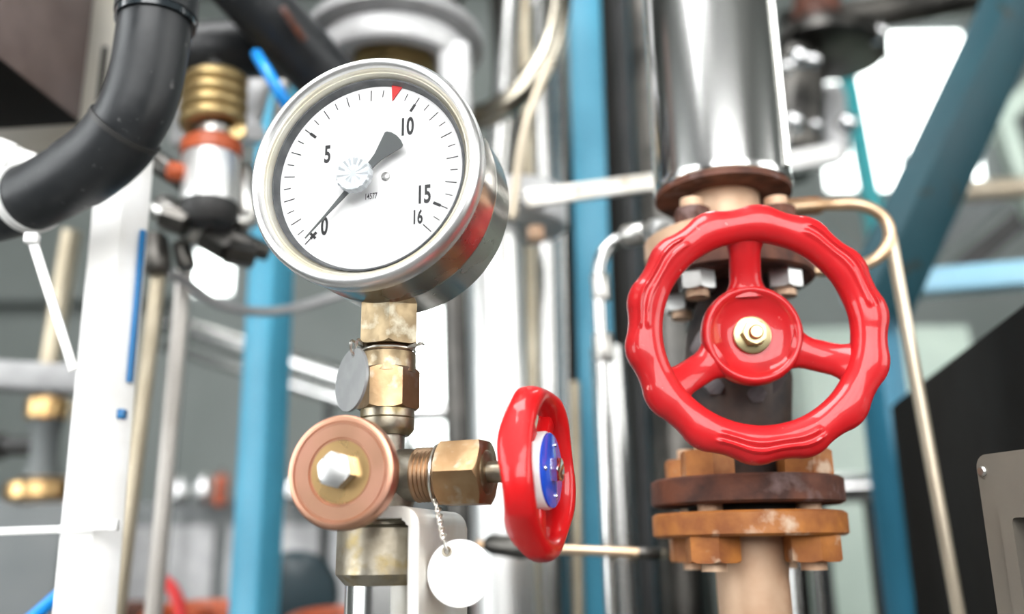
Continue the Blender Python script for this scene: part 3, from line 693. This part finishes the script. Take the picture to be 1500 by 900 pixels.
# ---- two thin rods and the relief valve above
rod('impulse_rod', 'bronze coloured thin tube, the closer one to the white post', 'tube', [(176, 862, .70), (236, 372, .70)], 11, 'rod_bronze', floor=True)
rod('impulse_rod', 'pale grey thin tube between the bronze tube and the blue post', 'tube', [(226, 886, .74), (272, 380, .74)], 12, 'rod_grey', floor=True)
rv = thing('relief_valve', 'small relief valve with a brass spring and orange ring', 'valve', at(305, 330, .66))
ra, rb_ = at(305, 330, .66), at(316, 100, .66); RM = axes(ra, rb_-ra); k = (rb_-ra).length/230; ph = lambda py: (330-py)*k
bm = B(); q = [RM @ Vector((34*k*math.cos(t*.35), 34*k*math.sin(t*.35), ph(195)+ (ph(112)-ph(195))*t/80)) for t in range(81)]
part('spring', tube(B(), q, 10.5*k, 12), 'spring_brass', rv)
part('spindle', lathe(B(), [(14*k, ph(200)), (14*k, ph(95))], RM, 20), 'grey_dark', rv)
part('collar', lathe(B(), [(20*k, ph(208)), (24*k, ph(204)), (24*k, ph(192)), (18*k, ph(188))], RM, 28), 'satin_steel', rv)
part('sealing_ring', lathe(B(), [(34*k, ph(236)), (40*k, ph(232)), (40*k, ph(215)), (30*k, ph(207))], RM, 36), 'orange_paint', rv)
part('body', lathe(B(), [(26*k, ph(325)), (36*k, ph(312)), (37*k, ph(290)), (37*k, ph(228)), (30*k, ph(226))], RM, 36), 'white_steel', rv)
part('lower_ring', lathe(B(), [(30*k, ph(330)), (38*k, ph(318)), (38*k, ph(302)), (36*k, ph(300))], RM, 36), 'grey_dark', rv)
part('side_port', lathe(B(), [(10*k, 20*k), (13*k, 42*k), (13*k, 52*k), (6*k, 56*k)], axes(RM @ Vector((0, 0, ph(262))), (-1, -.5, 0)), 24), 'orange_paint', rv)
yk = thing('yoke', 'pale grey cast yoke beside the brass spring', 'bracket', at(375, 250, .78))
part('upright', bar(B(), at(358, 205, .78), at(388, 100, .78), .021, .016, (1, 0, 0), .004), 'grey_light', yk)
part('arm', bar(B(), at(330, 200, .76), at(385, 196, .78), .016, .016, (0, 0, 1), .003), 'grey_light', yk)
part('upright', bar(B(), at(262, 215, .78), at(268, 120, .78), .015, .014, (1, 0, 0), .004), 'grey_light', yk)
part('rod', tube(B(), pts((400, 240, .79), (416, 110, .79)), .007, 16), 'satin_steel', yk)
rod('air_hose', 'bright azure plastic hose disappearing behind the gauge', 'hose', [(376, 80, .63), (390, 103, .61), (411, 138, .61), (430, 175, .63), (440, 230, .68)], 9, 'azure_hose', curve=6)
# fittings under the relief valve
mf = thing('pipe_manifold', 'cluster of weathered pipe fittings under the relief valve', 'fitting', at(280, 340, .68))
def seg(q0, q1, rpx, m, name, parent, n=24, prof=None):
    a, b = at(*q0), at(*q1); r = rp(*q0, rpx); f = axes(a, b-a); L = (b-a).length
    part(name, lathe(B(), [(r*.8, 0), (r, L*.12), (r, L*.88), (r*.8, L)], f, n), m, parent)
seg((222, 232, .66), (285, 275, .66), 17, 'dark_steel', 'elbow', mf)
seg((232, 300, .68), (300, 345, .68), 22, 'satin_steel', 'tee', mf)
seg((300, 330, .68), (395, 372, .70), 15, 'dark_steel', 'union', mf)
seg((225, 345, .69), (232, 400, .69), 20, 'dark_steel', 'socket', mf)
seg((355, 245, .70), (362, 330, .70), 20, 'satin_steel', 'socket', mf)
seg((345, 330, .69), (385, 300, .71), 17, 'satin_steel', 'union', mf)
seg((265, 355, .70), (275, 395, .70), 14, 'dark_steel', 'socket', mf)
for q0, q1 in (((240, 318, .65), (275, 330, .65)), ((300, 348, .66), (335, 368, .66)), ((330, 368, .66), (372, 376, .67))):
    bm = B(); a, b = at(*q0), at(*q1); hexnut(bm, axes(a, b-a), rp(*q0, 17), (b-a).length, 1, 1); part('hexagon', bm, 'dark_steel', mf)
rod('cable', 'grey flexible cable sagging from the fittings past the blue post', 'cable', [(230, 395, .72), (270, 412, .72), (320, 445, .74), (380, 457, .76), (440, 450, .78), (500, 432, .8), (560, 425, .84)], 7, 'grey_cast', curve=8)

# ---- black hoses up behind
bh_ = thing('insulated_hose', 'black foam-covered hose with an orange stripe running towards the grey wheel', 'hose', at(400, 60, .66))
part('covering', tube(B(), smooth(pts((270, -110, .60), (330, -48, .62), (400, 30, .65), (460, 95, .68), (530, 170, .72)), 8), .0255, 32), 'black_rubber', bh_)
part('stripe', tube(B(), smooth(pts((412, 10, .618), (428, 34, .625), (446, 60, .635)), 5), .0032, 10), 'rust', bh_)
rod('insulated_hose', 'black foam-covered hose crossing behind the brass spring', 'hose', [(200, 95, .70), (280, 78, .70), (360, 72, .71), (430, 76, .73)], 42, 'black_rubber', curve=8, n=32)

# ---- blue box post on the left
def box_post(name, label, cat, q0, q1, wpx, d, m, floor=True, ceil=False, wdir=(1, 0, 0), bev=.004):
    a, b = at(*q0), at(*q1); w = rp(*q0, wpx)
    if floor: a = down(b, a)
    if ceil: b = upto(a, b)
    return single(name, label, cat, bar(B(), a, b, w, d, wdir, bev), m, a)
box_post('steel_post', 'blue painted square steel post between the gauge and the pale tube', 'post', (372, 900, .92), (412, 120, .92), 54, .036, 'blue_bright', wdir=(1, -.45, 0))

# ---- grey handwheel overhead, seen from below
ow = thing('overhead_valve', 'light grey valve head with a wide round rim above the gauge', 'valve', at(580, 75, .78))
OC = at(578, 86, .78); k = rp(578, 62, .78, 1)
OM = axes(OC, (0, .02, 1))
part('rim', lathe(B(), [(60*k, 40*k), (124*k, 36*k), (130*k, 28*k), (130*k, 14*k), (122*k, 8*k), (100*k, 8*k)], OM, 72, (0, 0)), 'grey_cast', ow, ang=50)
part('dish', lathe(B(), [(100*k, 10*k), (110*k, 6*k), (113*k, -2*k), (113*k, -24*k), (108*k, -30*k), (92*k, -32*k), (86*k, -26*k), (82*k, -6*k), (40*k, -6*k)], OM, 72, (0, 0)), 'grey_light', ow, ang=40)
part('gland', lathe(B(), [(40*k, -4*k), (60*k, -6*k), (60*k, -22*k), (54*k, -28*k), (54*k, -40*k), (30*k, -44*k), (28*k, -90*k)], OM, 48), 'spring_brass', ow)
part('spindle', lathe(B(), [(26*k, 20*k), (26*k, -190*k)], OM, 32), 'dark_steel', ow)
part('yoke_leg', bar(B(), at(664, 60, .74), at(668, 190, .76), 46*k, 30*k, (1, 0, 0), .006), 'grey_light', ow)
part('yoke_leg', bar(B(), at(462, 70, .80), at(470, 220, .80), 40*k, 30*k, (1, 0, 0), .006), 'grey_cast', ow)
part('stub', lathe(B(), [(60*k, 38*k), (60*k, 300*k)], OM, 40), 'grey_light', ow)

# ---- steel pipes between gauge and blue pole
rod('pipe_bend', 'polished steel pipe bend curving down beside the gauge', 'pipe', [(822, -120, .84), (820, -10, .84), (806, 70, .84), (770, 128, .84), (722, 165, .85), (660, 180, .87)], 19, 'chrome_dull', curve=8, n=24)
rod('pipe_bend', 'slim steel pipe running up behind the polished bend', 'pipe', [(720, 330, .95), (737, 150, .95), (754, -40, .95)], 18, 'pipe_steel', n=24)
rod('capillary_tube', 'thin pale tube dropping from the polished bend to the pipe clamp', 'tube', [(806, 92, .80), (782, 150, .79), (762, 220, .78), (750, 320, .78)], 7, 'tube_beige', curve=6)
vp = lambda lab, x0, x1, Y, r, m, y0=900, y1=300, ceil=True, nm='vertical_pipe': rod(nm, lab, 'pipe', [(x0, y0, Y), (x1, y1, Y)], r, m, floor=True, ceil=ceil, n=28)
vp('wide bright steel pipe right behind the small red handwheel', 740, 722, .86, 42, 'white_steel', y1=330, ceil=False)
vp('blue-grey steel pipe beside the wide bright pipe', 806, 795, 1.0, 24, 'pipe_steel', y1=330)
vp('thin brass-tinted pipe just beside the pale blue pole', 848, 842, .90, 8, 'rod_bronze', y1=560, ceil=False)
vp('cream thin pipe at the edge of the wide bright pipe', 786, 776, .95, 9, 'rod_bronze', y1=360)
vp('slim dark pipe behind the wide bright pipe', 682, 668, 1.15, 22, 'dark_steel', y1=400)
vp('steel pipe in front of the pale blue pole', 915, 890, .88, 24, 'pipe_steel', y1=510, ceil=False)
vp('dark pipe behind the large red handwheel', 1000, 960, .95, 34, 'dark_steel', y1=200)
vp('narrow steel pipe under the large red handwheel', 1170, 1150, .80, 17, 'pipe_steel', y1=640, ceil=False)
vp('pale narrow pipe behind the rusty flanges', 1205, 1180, .82, 10, 'pipe_steel', y1=640, ceil=False)
vp('dull brown pipe behind the polished bend', 815, 775, 1.25, 30, 'grey_dark', y1=100)
vp('broad black insulated riser far behind the polished bend', 830, 775, 1.6, 52, 'black_paint', y1=100)
vp('broad black insulated riser far behind the jacketed pipe', 985, 925, 1.6, 55, 'black_paint', y1=100)
vp('black pipe behind the jacketed pipe', 975, 925, 1.2, 30, 'grey_dark', y1=100)
vp('grey pipe between the blue-grey pipe and the brass-tinted pipe', 832, 822, 1.08, 8, 'pipe_steel', y1=400)
pc = thing('pipe_clamp', 'pale grey pipe clamp with a bolt on the wide bright pipe', 'clamp', at(790, 320, .84))
PCm = axes(at(752, 322, .86), (0, 0, 1)); k = rp(760, 320, .86, 1)
part('band', lathe(B(), [(48*k, -16*k), (76*k, -16*k), (79*k, -12*k), (79*k, 34*k), (74*k, 40*k), (48*k, 40*k)], PCm, 48), 'grey_light', pc, ang=30)
bm = B(); hexnut(bm, axes(at(785, 352, .80), (0, 0, 1)), 11*k, 18*k); part('bolt', bm, 'rust_peach', pc)
part('ear', box(B(), 40*k, 26*k, 16*k, Matrix.Translation(at(782, 294, .80)), .003), 'grey_light', pc)
single('strap_bar', 'pale flat steel bar bridging from the pipe clamp to the jacketed pipe', 'bar', bar(B(), at(770, 292, .74), at(975, 264, .74), rp(860, 280, .74, 26), .006, (0, 0, 1), .001), 'white_bracket', at(780, 290, .74))
box_post('steel_post', 'pale blue flat pole crossing behind the flat steel bar', 'post', (884, 900, 1.02), (857, 40, 1.02), 56, .03, 'blue_bright', ceil=True, wdir=(1, -.1, 0))
# impulse line left of the valve
il = rod('impulse_line', 'silver small-bore line bending down beside the large red handwheel', 'tube',
    [(905, 1010, .66), (897, 900, .66), (888, 700, .66), (880, 500, .66), (877, 410, .66), (884, 372, .66), (908, 350, .66), (950, 341, .64), (1000, 340, .60)], 10, 'pipe_steel', curve=8,
    collars=[('union', (881, 440, .66), (878, 402, .66), 1.35, 'satin_steel'), ('union', (915, 347, .655), (945, 341, .645), 1.6, 'satin_steel'), ('nut', (957, 341, .635), (975, 340, .62), 1.9, 'zinc'), ('coupling', (885, 530, .66), (882, 490, .66), 1.5, 'satin_steel')])
hl = thing('drain_line', 'thin brass tube passing level behind the small red handwheel', 'tube', at(840, 808, .62))
part('tube', tube(B(), pts((700, 798, .66), (760, 803, .64), (955, 811, .62), (964, 811, .635), (972, 812, .90)), rp(840, 808, .62, 7), 16), 'copper_tube', hl)
seg((715, 797, .655), (775, 805, .635), 15, 'dark_steel', 'union', hl)
seg((935, 810, .62), (968, 812, .62), 9, 'dark_steel', 'end_nut', hl)

# ---- copper lines on the right of the big wheel
cl_ = thing('copper_loop', 'copper tube looping out behind the large red handwheel', 'tube', at(1180, 300, .58))
part('tube', tube(B(), smooth(pts((1065, 322, .51), (1120, 308, .535), (1160, 303, .555), (1215, 300, .565), (1262, 301, .56), (1293, 318, .56), (1303, 345, .56), (1293, 370, .56), (1265, 388, .56), (1215, 396, .555), (1150, 398, .535), (1095, 398, .51)), 8), rp(1260, 320, .56, 9), 16), 'copper_tube', cl_)
seg((1135, 306, .575), (1205, 301, .568), 13, 'rust_orange', 'rusty_sleeve', cl_)
rod('long_tube', 'long beige tube slanting down across the black cabinet', 'tube', [(1408, 920, .566), (1304, 346, .562)], 9.5, 'tube_beige', floor=True)

# ------------------------------------------------------------------ right side
def beam_px(name, label, q0, q1, wpx, d, m, ceil=False, wdir=(0, 0, 1), bev=.003):
    a, b = at(*q0), at(*q1); return single(name, label, 'beam', bar(B(), a, b, rp(*q0, wpx), d, wdir, bev), m, a)
# dark teal diagonal angle
a, b = at(1238, 420, .95), at(1452, -30, .95); b = a + (b-a)*1.6; z = (b-a).normalized(); px_ = Vector((z.z, 0, -z.x)).normalized()
L = (b-a).length; M = axes(a, z, px_)
dg = thing('diagonal_brace', 'dark teal steel angle brace slanting up beside the bright window', 'brace', a)
wL = rp(1380, 200, .95, 34); wR = rp(1380, 200, .95, 74)
part('front_leg', prism(B(), [(0, 0), (wL, -.012), (wL, -.008), (0, .004)], 0, L, M, .0006), 'teal_dark', dg)
part('side_leg', prism(B(), [(wL, -.012), (wL+wR, .030), (wL+wR, .034), (wL, -.008)], 0, L, M, .0006), 'teal_dark', dg)
beam_px('cross_beam', 'pale sky-blue horizontal beam above the black cabinet', (1240, 425, 1.15), (1560, 398, 1.15), 36, .04, 'blue_pale')
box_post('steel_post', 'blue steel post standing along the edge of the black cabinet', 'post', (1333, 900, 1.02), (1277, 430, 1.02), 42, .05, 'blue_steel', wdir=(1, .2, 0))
beam_px('roof_brace', 'pale mint brace slanting behind the dark teal brace', (1360, 285, 1.7), (1520, 120, 1.7), 26, .03, 'mint')
beam_px('roof_brace', 'pale mint strut crossing the longer mint brace', (1455, 140, 1.6), (1515, 320, 1.6), 24, .03, 'mint', wdir=(1, 0, 0))
rod('service_pipe', 'level beige pipe behind the mint struts', 'pipe', [(1340, 285, 1.5), (1540, 272, 1.5)], 16, 'tube_beige')
beam_px('roof_strut', 'dull green strut low behind the dark teal brace', (1330, 395, 2.0), (1480, 270, 2.0), 30, .04, 'slate')
beam_px('roof_strut', 'dull green strut slanting just above the sky-blue beam', (1400, 400, 2.2), (1560, 265, 2.2), 30, .04, 'grey_dark')
# black cabinet: its side runs from far to near
c0 = at(1303, 592, .92); zt_ = c0.z
d1 = ray(1500, 440); Y2 = d1.y*(zt_-CAM.z)/d1.z; c1 = at(1500, 440, Y2); dd = (c1-c0); dd.z = 0; c2 = c0 + dd*1.1
nn = Vector((-dd.y, dd.x, 0)).normalized()
if nn.x < 0: nn = -nn
cb_ = B(); t = bmesh.new(); v = [c0, c2, c2+nn*.4, c0+nn*.4]
lo_ = [t.verts.new((p.x, p.y, .05)) for p in v]; hi_ = [t.verts.new((p.x, p.y, zt_)) for p in v]
t.faces.new(lo_); t.faces.new(hi_)
for i in range(4): t.faces.new((lo_[i], lo_[(i+1) % 4], hi_[(i+1) % 4], hi_[i]))
bmesh.ops.recalc_face_normals(t, faces=t.faces[:]); bmesh.ops.bevel(t, geom=t.edges[:], offset=.004, segments=2, affect='EDGES')
cbn = thing('cabinet', 'tall black cabinet standing behind the beige panel', 'cabinet', Vector((c0.x, c0.y, 0)))
part('body', merge(cb_, t), 'black_paint', cbn)
ctr = (v[0]+v[2])/2
part('plinth', box(B(), dd.length*1.2, .30, .05, axes((ctr.x, ctr.y, .025), VZ, dd)), 'grey_dark', cbn)
# beige panel with a dark display
PN = at(1428, 668, .43); pr = (at(1520, 648, .395) - PN); pr.z = 0; pr = pr.normalized(); pd = (at(1464, 915, .43)-PN).normalized()
pd = Vector((0, 0, -1)); nrm = pr.cross(Vector((0, 0, 1))).normalized()
PM2 = Matrix(((pr.x, 0, nrm.x, PN.x), (pr.y, 0, nrm.y, PN.y), (0, 1, 0, PN.z), (0, 0, 0, 1)))
cp = thing('control_panel', 'beige instrument panel with rounded corners and a dark display', 'panel', PN + Vector((.05, 0, -.12)))
def rrect(x0, x1, y0, y1, r, n=6):
    o = []
    for cx_, cy_, a0 in ((x1-r, y1-r, 0), (x0+r, y1-r, 90), (x0+r, y0+r, 180), (x1-r, y0+r, 270)):
        o += [(cx_+r*math.cos(math.radians(a0+90*i/n)), cy_+r*math.sin(math.radians(a0+90*i/n))) for i in range(n+1)]
    return o
def frame_ring(bm, o, i, z0, z1, M):
    n = len(o)
    rows = [[bm.verts.new(M @ Vector((x, y, z))) for x, y in p] for p, z in ((o, z0), (o, z1), (i, z1), (i, z0))]
    for r0, r1 in zip(rows, rows[1:]+rows[:1]):
        for k_ in range(n): bm.faces.new((r0[k_], r1[k_], r1[(k_+1) % n], r0[(k_+1) % n]))
    return bm
ow_, oh_ = .16, .24
part('cover', frame_ring(B(), rrect(0, ow_, -oh_, 0, .006), rrect(.012, ow_-.012, -oh_+.03, -.022, .004), -.004, 0, PM2), 'beige_panel', cp)
part('display_frame', frame_ring(B(), rrect(.012, ow_-.012, -oh_+.03, -.022, .004), rrect(.019, ow_-.019, -oh_+.037, -.029, .002), -.004, .0028, PM2), 'beige_panel', cp)
part('display', prism(B(), rrect(.018, ow_-.018, -oh_+.036, -.028, .002), -.006, -.004, PM2), 'screen_black', cp)
part('housing', prism(B(), rrect(.004, ow_-.004, -oh_+.004, -.004, .006), -.06, -.006, PM2), 'beige_panel', cp)
part('screw', lathe(B(), mmp([(0, 0), (2.2, 0), (2.4, .6), (1.8, 1.4), (0, 1.6)]), PM2 @ Matrix.Translation((.0035, -.0075, 0)), 20), 'satin_steel', cp)
single('panel_post', 'grey stand carrying the beige instrument panel', 'stand', box(B(), .05, .04, PN.z-oh_-.002, Matrix.Translation((PN + pr*.08 - nrm*.034).to_2d().to_3d() + Vector((0, 0, (PN.z-oh_-.002)/2))), .003), 'grey_dark', Vector((PN.x+.08, PN.y+.03, 0)))

# ---- blurred fittings behind, upper right
box_post('steel_post', 'slim teal post crossing the bright window', 'post', (1282, 330, 2.6), (1228, 40, 2.6), 24, .05, 'teal', ceil=True)
rod('overhead_pipe', 'dark overhead pipe above the bright window', 'pipe', [(1150, 42, 1.3), (1500, -22, 1.3)], 26, 'dark_steel')
fd = thing('overhead_fitting', 'dark round flange with shiny nuts hanging beside the jacketed pipe', 'fitting', at(1215, 80, 1.25))
FM = axes(at(1215, 75, 1.25), (.15, 0, 1)); k = rp(1215, 75, 1.25, 1)
part('flange', lathe(B(), [(20*k, 20*k), (76*k, 18*k), (80*k, 10*k), (80*k, -4*k), (70*k, -10*k), (20*k, -10*k)], FM, 48), 'dark_steel', fd)
part('rusty_boss', lathe(B(), [(34*k, 14*k), (34*k, 90*k), (24*k, 96*k)], FM @ Matrix.Translation((-22*k, 0, 0)), 32), 'rust', fd)
part('neck', lathe(B(), [(34*k, -8*k), (40*k, -60*k), (40*k, -170*k), (30*k, -176*k)], FM @ Matrix.Translation((-45*k, 0, 0)), 32), 'dark_steel', fd)
for i, (px, py, Y, r) in enumerate(((1172, 84, 1.15, 15), (1192, 88, 1.15, 11), (1152, 98, 1.15, 10), (1284, 48, 1.2, 17), (1241, 180, 1.2, 14), (1163, 178, 1.1, 15), (1148, 208, 1.1, 11), (1195, 183, 1.15, 8))):
    t = axes(at(px, py, Y), (0, -.7, .3)); rr_ = rp(px, py, Y, r)
    part('domed_nut', lathe(B(), [(rr_*1.1, -rr_*.5), (rr_*1.1, 0)] + [(rr_*math.cos(a), rr_*math.sin(a)) for a in [i_*PI/2/6 for i_ in range(1, 7)]], t, 24), 'chrome', fd)
beam_px('level_bar', 'bright white level bar beside the steel jacket', (1130, 243, 1.05), (1228, 226, 1.05), 30, .02, 'white_paint')
rod('steel_conduit', 'pale slim conduit just beside the steel jacket', 'pipe', [(1142, 260, .62), (1112, -30, .62)], 8, 'mint', ceil=True)
seg((1150, 150, 1.3), (1152, 260, 1.3), 42, 'slate', 'valve_body', fd)
seg((1215, 130, 1.4), (1222, 235, 1.4), 22, 'grey_light', 'side_tube', fd)

# ------------------------------------------------------------------ blurred plant on the left and along the bottom
beam_px('shelf_beam', 'olive-brown level steel beam behind the white post', (-60, 548, .95), (175, 562, .95), 40, .04, 'grey_cast')
rod('brass_rod', 'dull brass upright rod on the olive-brown beam', 'tube', [(72, 540, .98), (105, 340, .98)], 14, 'rod_bronze')
bv = thing('brass_valve', 'blurred brass valve on the bench behind the white post', 'valve', at(66, 730, 1.2))
va, vb = at(60, 735, 1.2), at(72, 575, 1.2); BM = axes(va, vb-va); k = rp(66, 660, 1.2, 1); LL = (vb-va).length/160/k
part('base', lathe(B(), [(44*k, 0), (50*k, 6*k), (50*k, 24*k), (30*k, 34*k)], BM, 32), 'brass_gold', bv)
part('neck', lathe(B(), [(28*k, 30*k), (20*k, 60*k), (20*k, 100*k), (26*k, 118*k)], BM, 32), 'slate', bv)
part('cap', lathe(B(), [(22*k, 114*k), (30*k, 122*k), (30*k, 146*k), (14*k, 158*k), (0, 160*k)], BM, 32), 'brass_gold', bv)
part('side_branch', lathe(B(), [(14*k, 0), (14*k, 60*k), (20*k, 62*k), (20*k, 76*k)], axes(BM @ Vector((0, 0, 80*k)), (-1, 0, 0)), 24), 'grey_dark', bv)
def cab(name, label, cat, q0, q1, Y, d, m, parts=(), bev=.006):     # a box unit standing on the floor, seen between two picture corners
    a, b = at(*q0, Y), at(*q1, Y); w, zt = b.x-a.x, a.z
    t = thing(name, label, cat, ((a.x+b.x)/2, Y+d/2, 0))
    part('body', box(B(), w, d, zt-.06, Matrix.Translation(((a.x+b.x)/2, Y+d/2, .06+(zt-.06)/2)), bev), m, t)
    part('plinth', box(B(), w*.94, d*.9, .06, Matrix.Translation(((a.x+b.x)/2, Y+d/2, .03))), 'grey_dark', t)
    for pn, u0, u1, z0, z1, mm_ in parts:
        part(pn, box(B(), (u1-u0)*w, .012, z1-z0, Matrix.Translation((a.x+(u0+u1)/2*w, Y-.006, zt-(z0+z1)/2)), .002), mm_, t)
    return t
cab('machine_cabinet', 'dark grey machine cabinet far behind the white post', 'cabinet', (-260, 735), (120, 735), 1.75, .5, 'slate', [('door', .05, .48, .04, .7, 'slate'), ('door', .52, .95, .04, .7, 'slate')])
cab('machine_cabinet', 'low grey machine cabinet far behind the two thin tubes', 'cabinet', (170, 735), (640, 735), 1.9, .5, 'slate', [('door', .04, .32, .05, .7, 'grey_cast'), ('door', .36, .64, .05, .7, 'grey_cast'), ('door', .68, .96, .05, .7, 'grey_cast')])
cab('machine_cabinet', 'pale mint machine cabinet far behind the rusty flanges', 'cabinet', (1160, 480), (1420, 480), 1.9, .5, 'mint', [('door', .04, .48, .05, .8, 'mint'), ('door', .52, .96, .05, .8, 'mint')])
def vessel(name, label, cat, q, Y, rpx, hpx, m, m2, axis=(0, 0, 1)):
    c = at(*q, Y); k = rp(*q, Y, 1); t = thing(name, label, cat, c); M_ = axes(c, axis)
    part('shell', lathe(B(), [(rpx*.3*k, 0), (rpx*.85*k, hpx*.04*k), (rpx*k, hpx*.14*k), (rpx*k, hpx*.86*k), (rpx*.85*k, hpx*.96*k), (rpx*.3*k, hpx*k)], M_, 36), m, t, ang=50)
    part('band', lathe(B(), [(rpx*1.03*k, hpx*.45*k), (rpx*1.06*k, hpx*.46*k), (rpx*1.06*k, hpx*.54*k), (rpx*1.03*k, hpx*.55*k)], M_, 36, (0, 0)), m2, t)
    part('nozzle', lathe(B(), [(rpx*.2*k, hpx*.98*k), (rpx*.2*k, hpx*1.1*k), (rpx*.3*k, hpx*1.1*k), (rpx*.3*k, hpx*1.16*k)], M_, 24), m2, t)
    return t
vessel('steel_flask', 'small chrome vessel lying on the far cabinet by the blue post', 'vessel', (262, 742), 1.85, 12, 36, 'chrome', 'satin_steel')
vessel('steel_flask', 'small chrome vessel next to the orange cap on the far cabinet', 'vessel', (296, 742), 1.85, 11, 40, 'chrome', 'satin_steel')
vessel('storage_vessel', 'small orange-brown vessel on the far cabinet beside the blue post', 'vessel', (322, 742), 1.85, 9, 46, 'orange_paint', 'rust')
vessel('steel_flask', 'chrome vessel on the far cabinet behind the copper coloured cap', 'vessel', (430, 742), 1.85, 14, 40, 'chrome', 'satin_steel')
vessel('steel_flask', 'squat chrome vessel on the dark cabinet under the brass valve', 'vessel', (45, 741), 1.78, 30, 30, 'chrome', 'satin_steel')
def rail(label, q0, q1, rpx, m, low=None):
    a, b = at(*q0), at(*q1); r = rp(*q0, rpx); t = thing('rail_pipe', label, 'pipe', Vector((a.x, a.y, 0)))
    part('tube', tube(B(), [a, b], r, 24), m, t)
    if low: part('lower_tube', tube(B(), pts(*low), r*.6, 20), m, t)
    for u in (.12, .88):
        p = a + (b-a)*u; part('support', tube(B(), [Vector((p.x, p.y+r, 0)), Vector((p.x, p.y+r, p.z))], .008, 12), 'grey_dark', t)
rail('pair of polished level pipes added for bright streaks far behind the gauge stem', (230, 470, 1.8), (520, 560, 1.6), 15, 'bright_steel', ((240, 507, 1.8), (520, 592, 1.6)))  # pipes added to stand in for streaks of reflected lamp light
rail('short polished pipe end behind the gauge stem', (590, 606, 1.5), (668, 604, 1.5), 14, 'bright_steel')
rail('polished level pipe behind the blue post at the right', (1195, 718, 1.3), (1290, 714, 1.3), 22, 'bright_steel')
def far_wheel(label, q, Y, rpx, m, tilt):
    c = at(*q, Y); k = rp(*q, Y, 1); t = thing('handwheel', label, 'handwheel', c); M_ = axes(c, tilt)
    part('rim', tube(B(), [M_ @ Vector((rpx*k*math.cos(a), rpx*k*math.sin(a), 0)) for a in [2*PI*i/40 for i in range(40)]], 12*k, 12, True), m, t)
    for i in range(3):
        a = 2*PI*i/3+.4; part('spoke', tube(B(), [M_ @ Vector((0, 0, 0)), M_ @ Vector((rpx*k*math.cos(a), rpx*k*math.sin(a), 0))], 8*k, 10), m, t)
    part('hub', lathe(B(), [(18*k, -12*k), (18*k, 12*k), (10*k, 16*k)], M_, 20), m, t)
    part('spindle', lathe(B(), [(8*k, -500*k), (8*k, 0)], M_, 14), 'dark_steel', t)
far_wheel('rust-orange handwheel peeping up at the picture bottom by the blue post', (290, 905), 1.06, 72, 'orange_paint', (0, -.15, 1))
far_wheel('rust-orange handwheel low behind the copper coloured cap', (482, 912), .99, 55, 'orange_paint', (0, -.15, 1))
far_wheel('rust-red handwheel low beside the white post', (185, 905), 1.3, 60, 'rust', (0, -.15, 1))
rod('red_lever', 'bright red curved lever behind the pale grey tube', 'lever', [(238, 850, 1.0), (252, 862, 1.0), (262, 885, 1.0), (268, 925, 1.0)], 9, 'marker_red', curve=5)
mo = thing('motor', 'dark green-black round motor behind the gauge pipe', 'motor', at(440, 920, 1.1))
MM = axes(at(425, 870, 1.2), (.35, -1, 0)); k = rp(430, 870, 1.2, 1)
part('shell', lathe(B(), [(52*k, -60*k), (58*k, -40*k), (58*k, 60*k), (50*k, 74*k), (20*k, 80*k)], MM, 40), 'motor_green', mo)
part('fan_cover', lathe(B(), [(61*k, 40*k), (61*k, 70*k), (52*k, 82*k), (14*k, 84*k)], MM, 40), 'motor_green', mo)
part('foot', box(B(), .10, .06, .03, Matrix.Translation(at(432, 945, 1.2)), .004), 'grey_dark', mo)
rod('plastic_hose', 'bright blue hose end at the picture bottom beside the white post', 'hose', [(20, 930, .60), (62, 893, .60), (100, 860, .60)], 10, 'azure_hose')
# two ceiling lamps along the hall
for i, (x, y) in enumerate(((-1.5, 2.4), (1.3, 2.2), (.2, 3.6))):
    lt = thing('ceiling_lamp', ['long ceiling lamp above the left of the hall', 'long ceiling lamp above the right of the hall', 'long ceiling lamp nearest the back wall'][i], 'lamp', (x, y, CEIL-.10), 'ceiling lamps')
    part('housing', box(B(), .16, 1.2, .06, Matrix.Translation((x, y, CEIL-.03)), .005), 'grey_light', lt)
    for s in (-1, 1): part('lamp_tube', tube(B(), [(x+s*.04, y-.58, CEIL-.08), (x+s*.04, y+.58, CEIL-.08)], .015, 12), 'lamp_tube', lt)
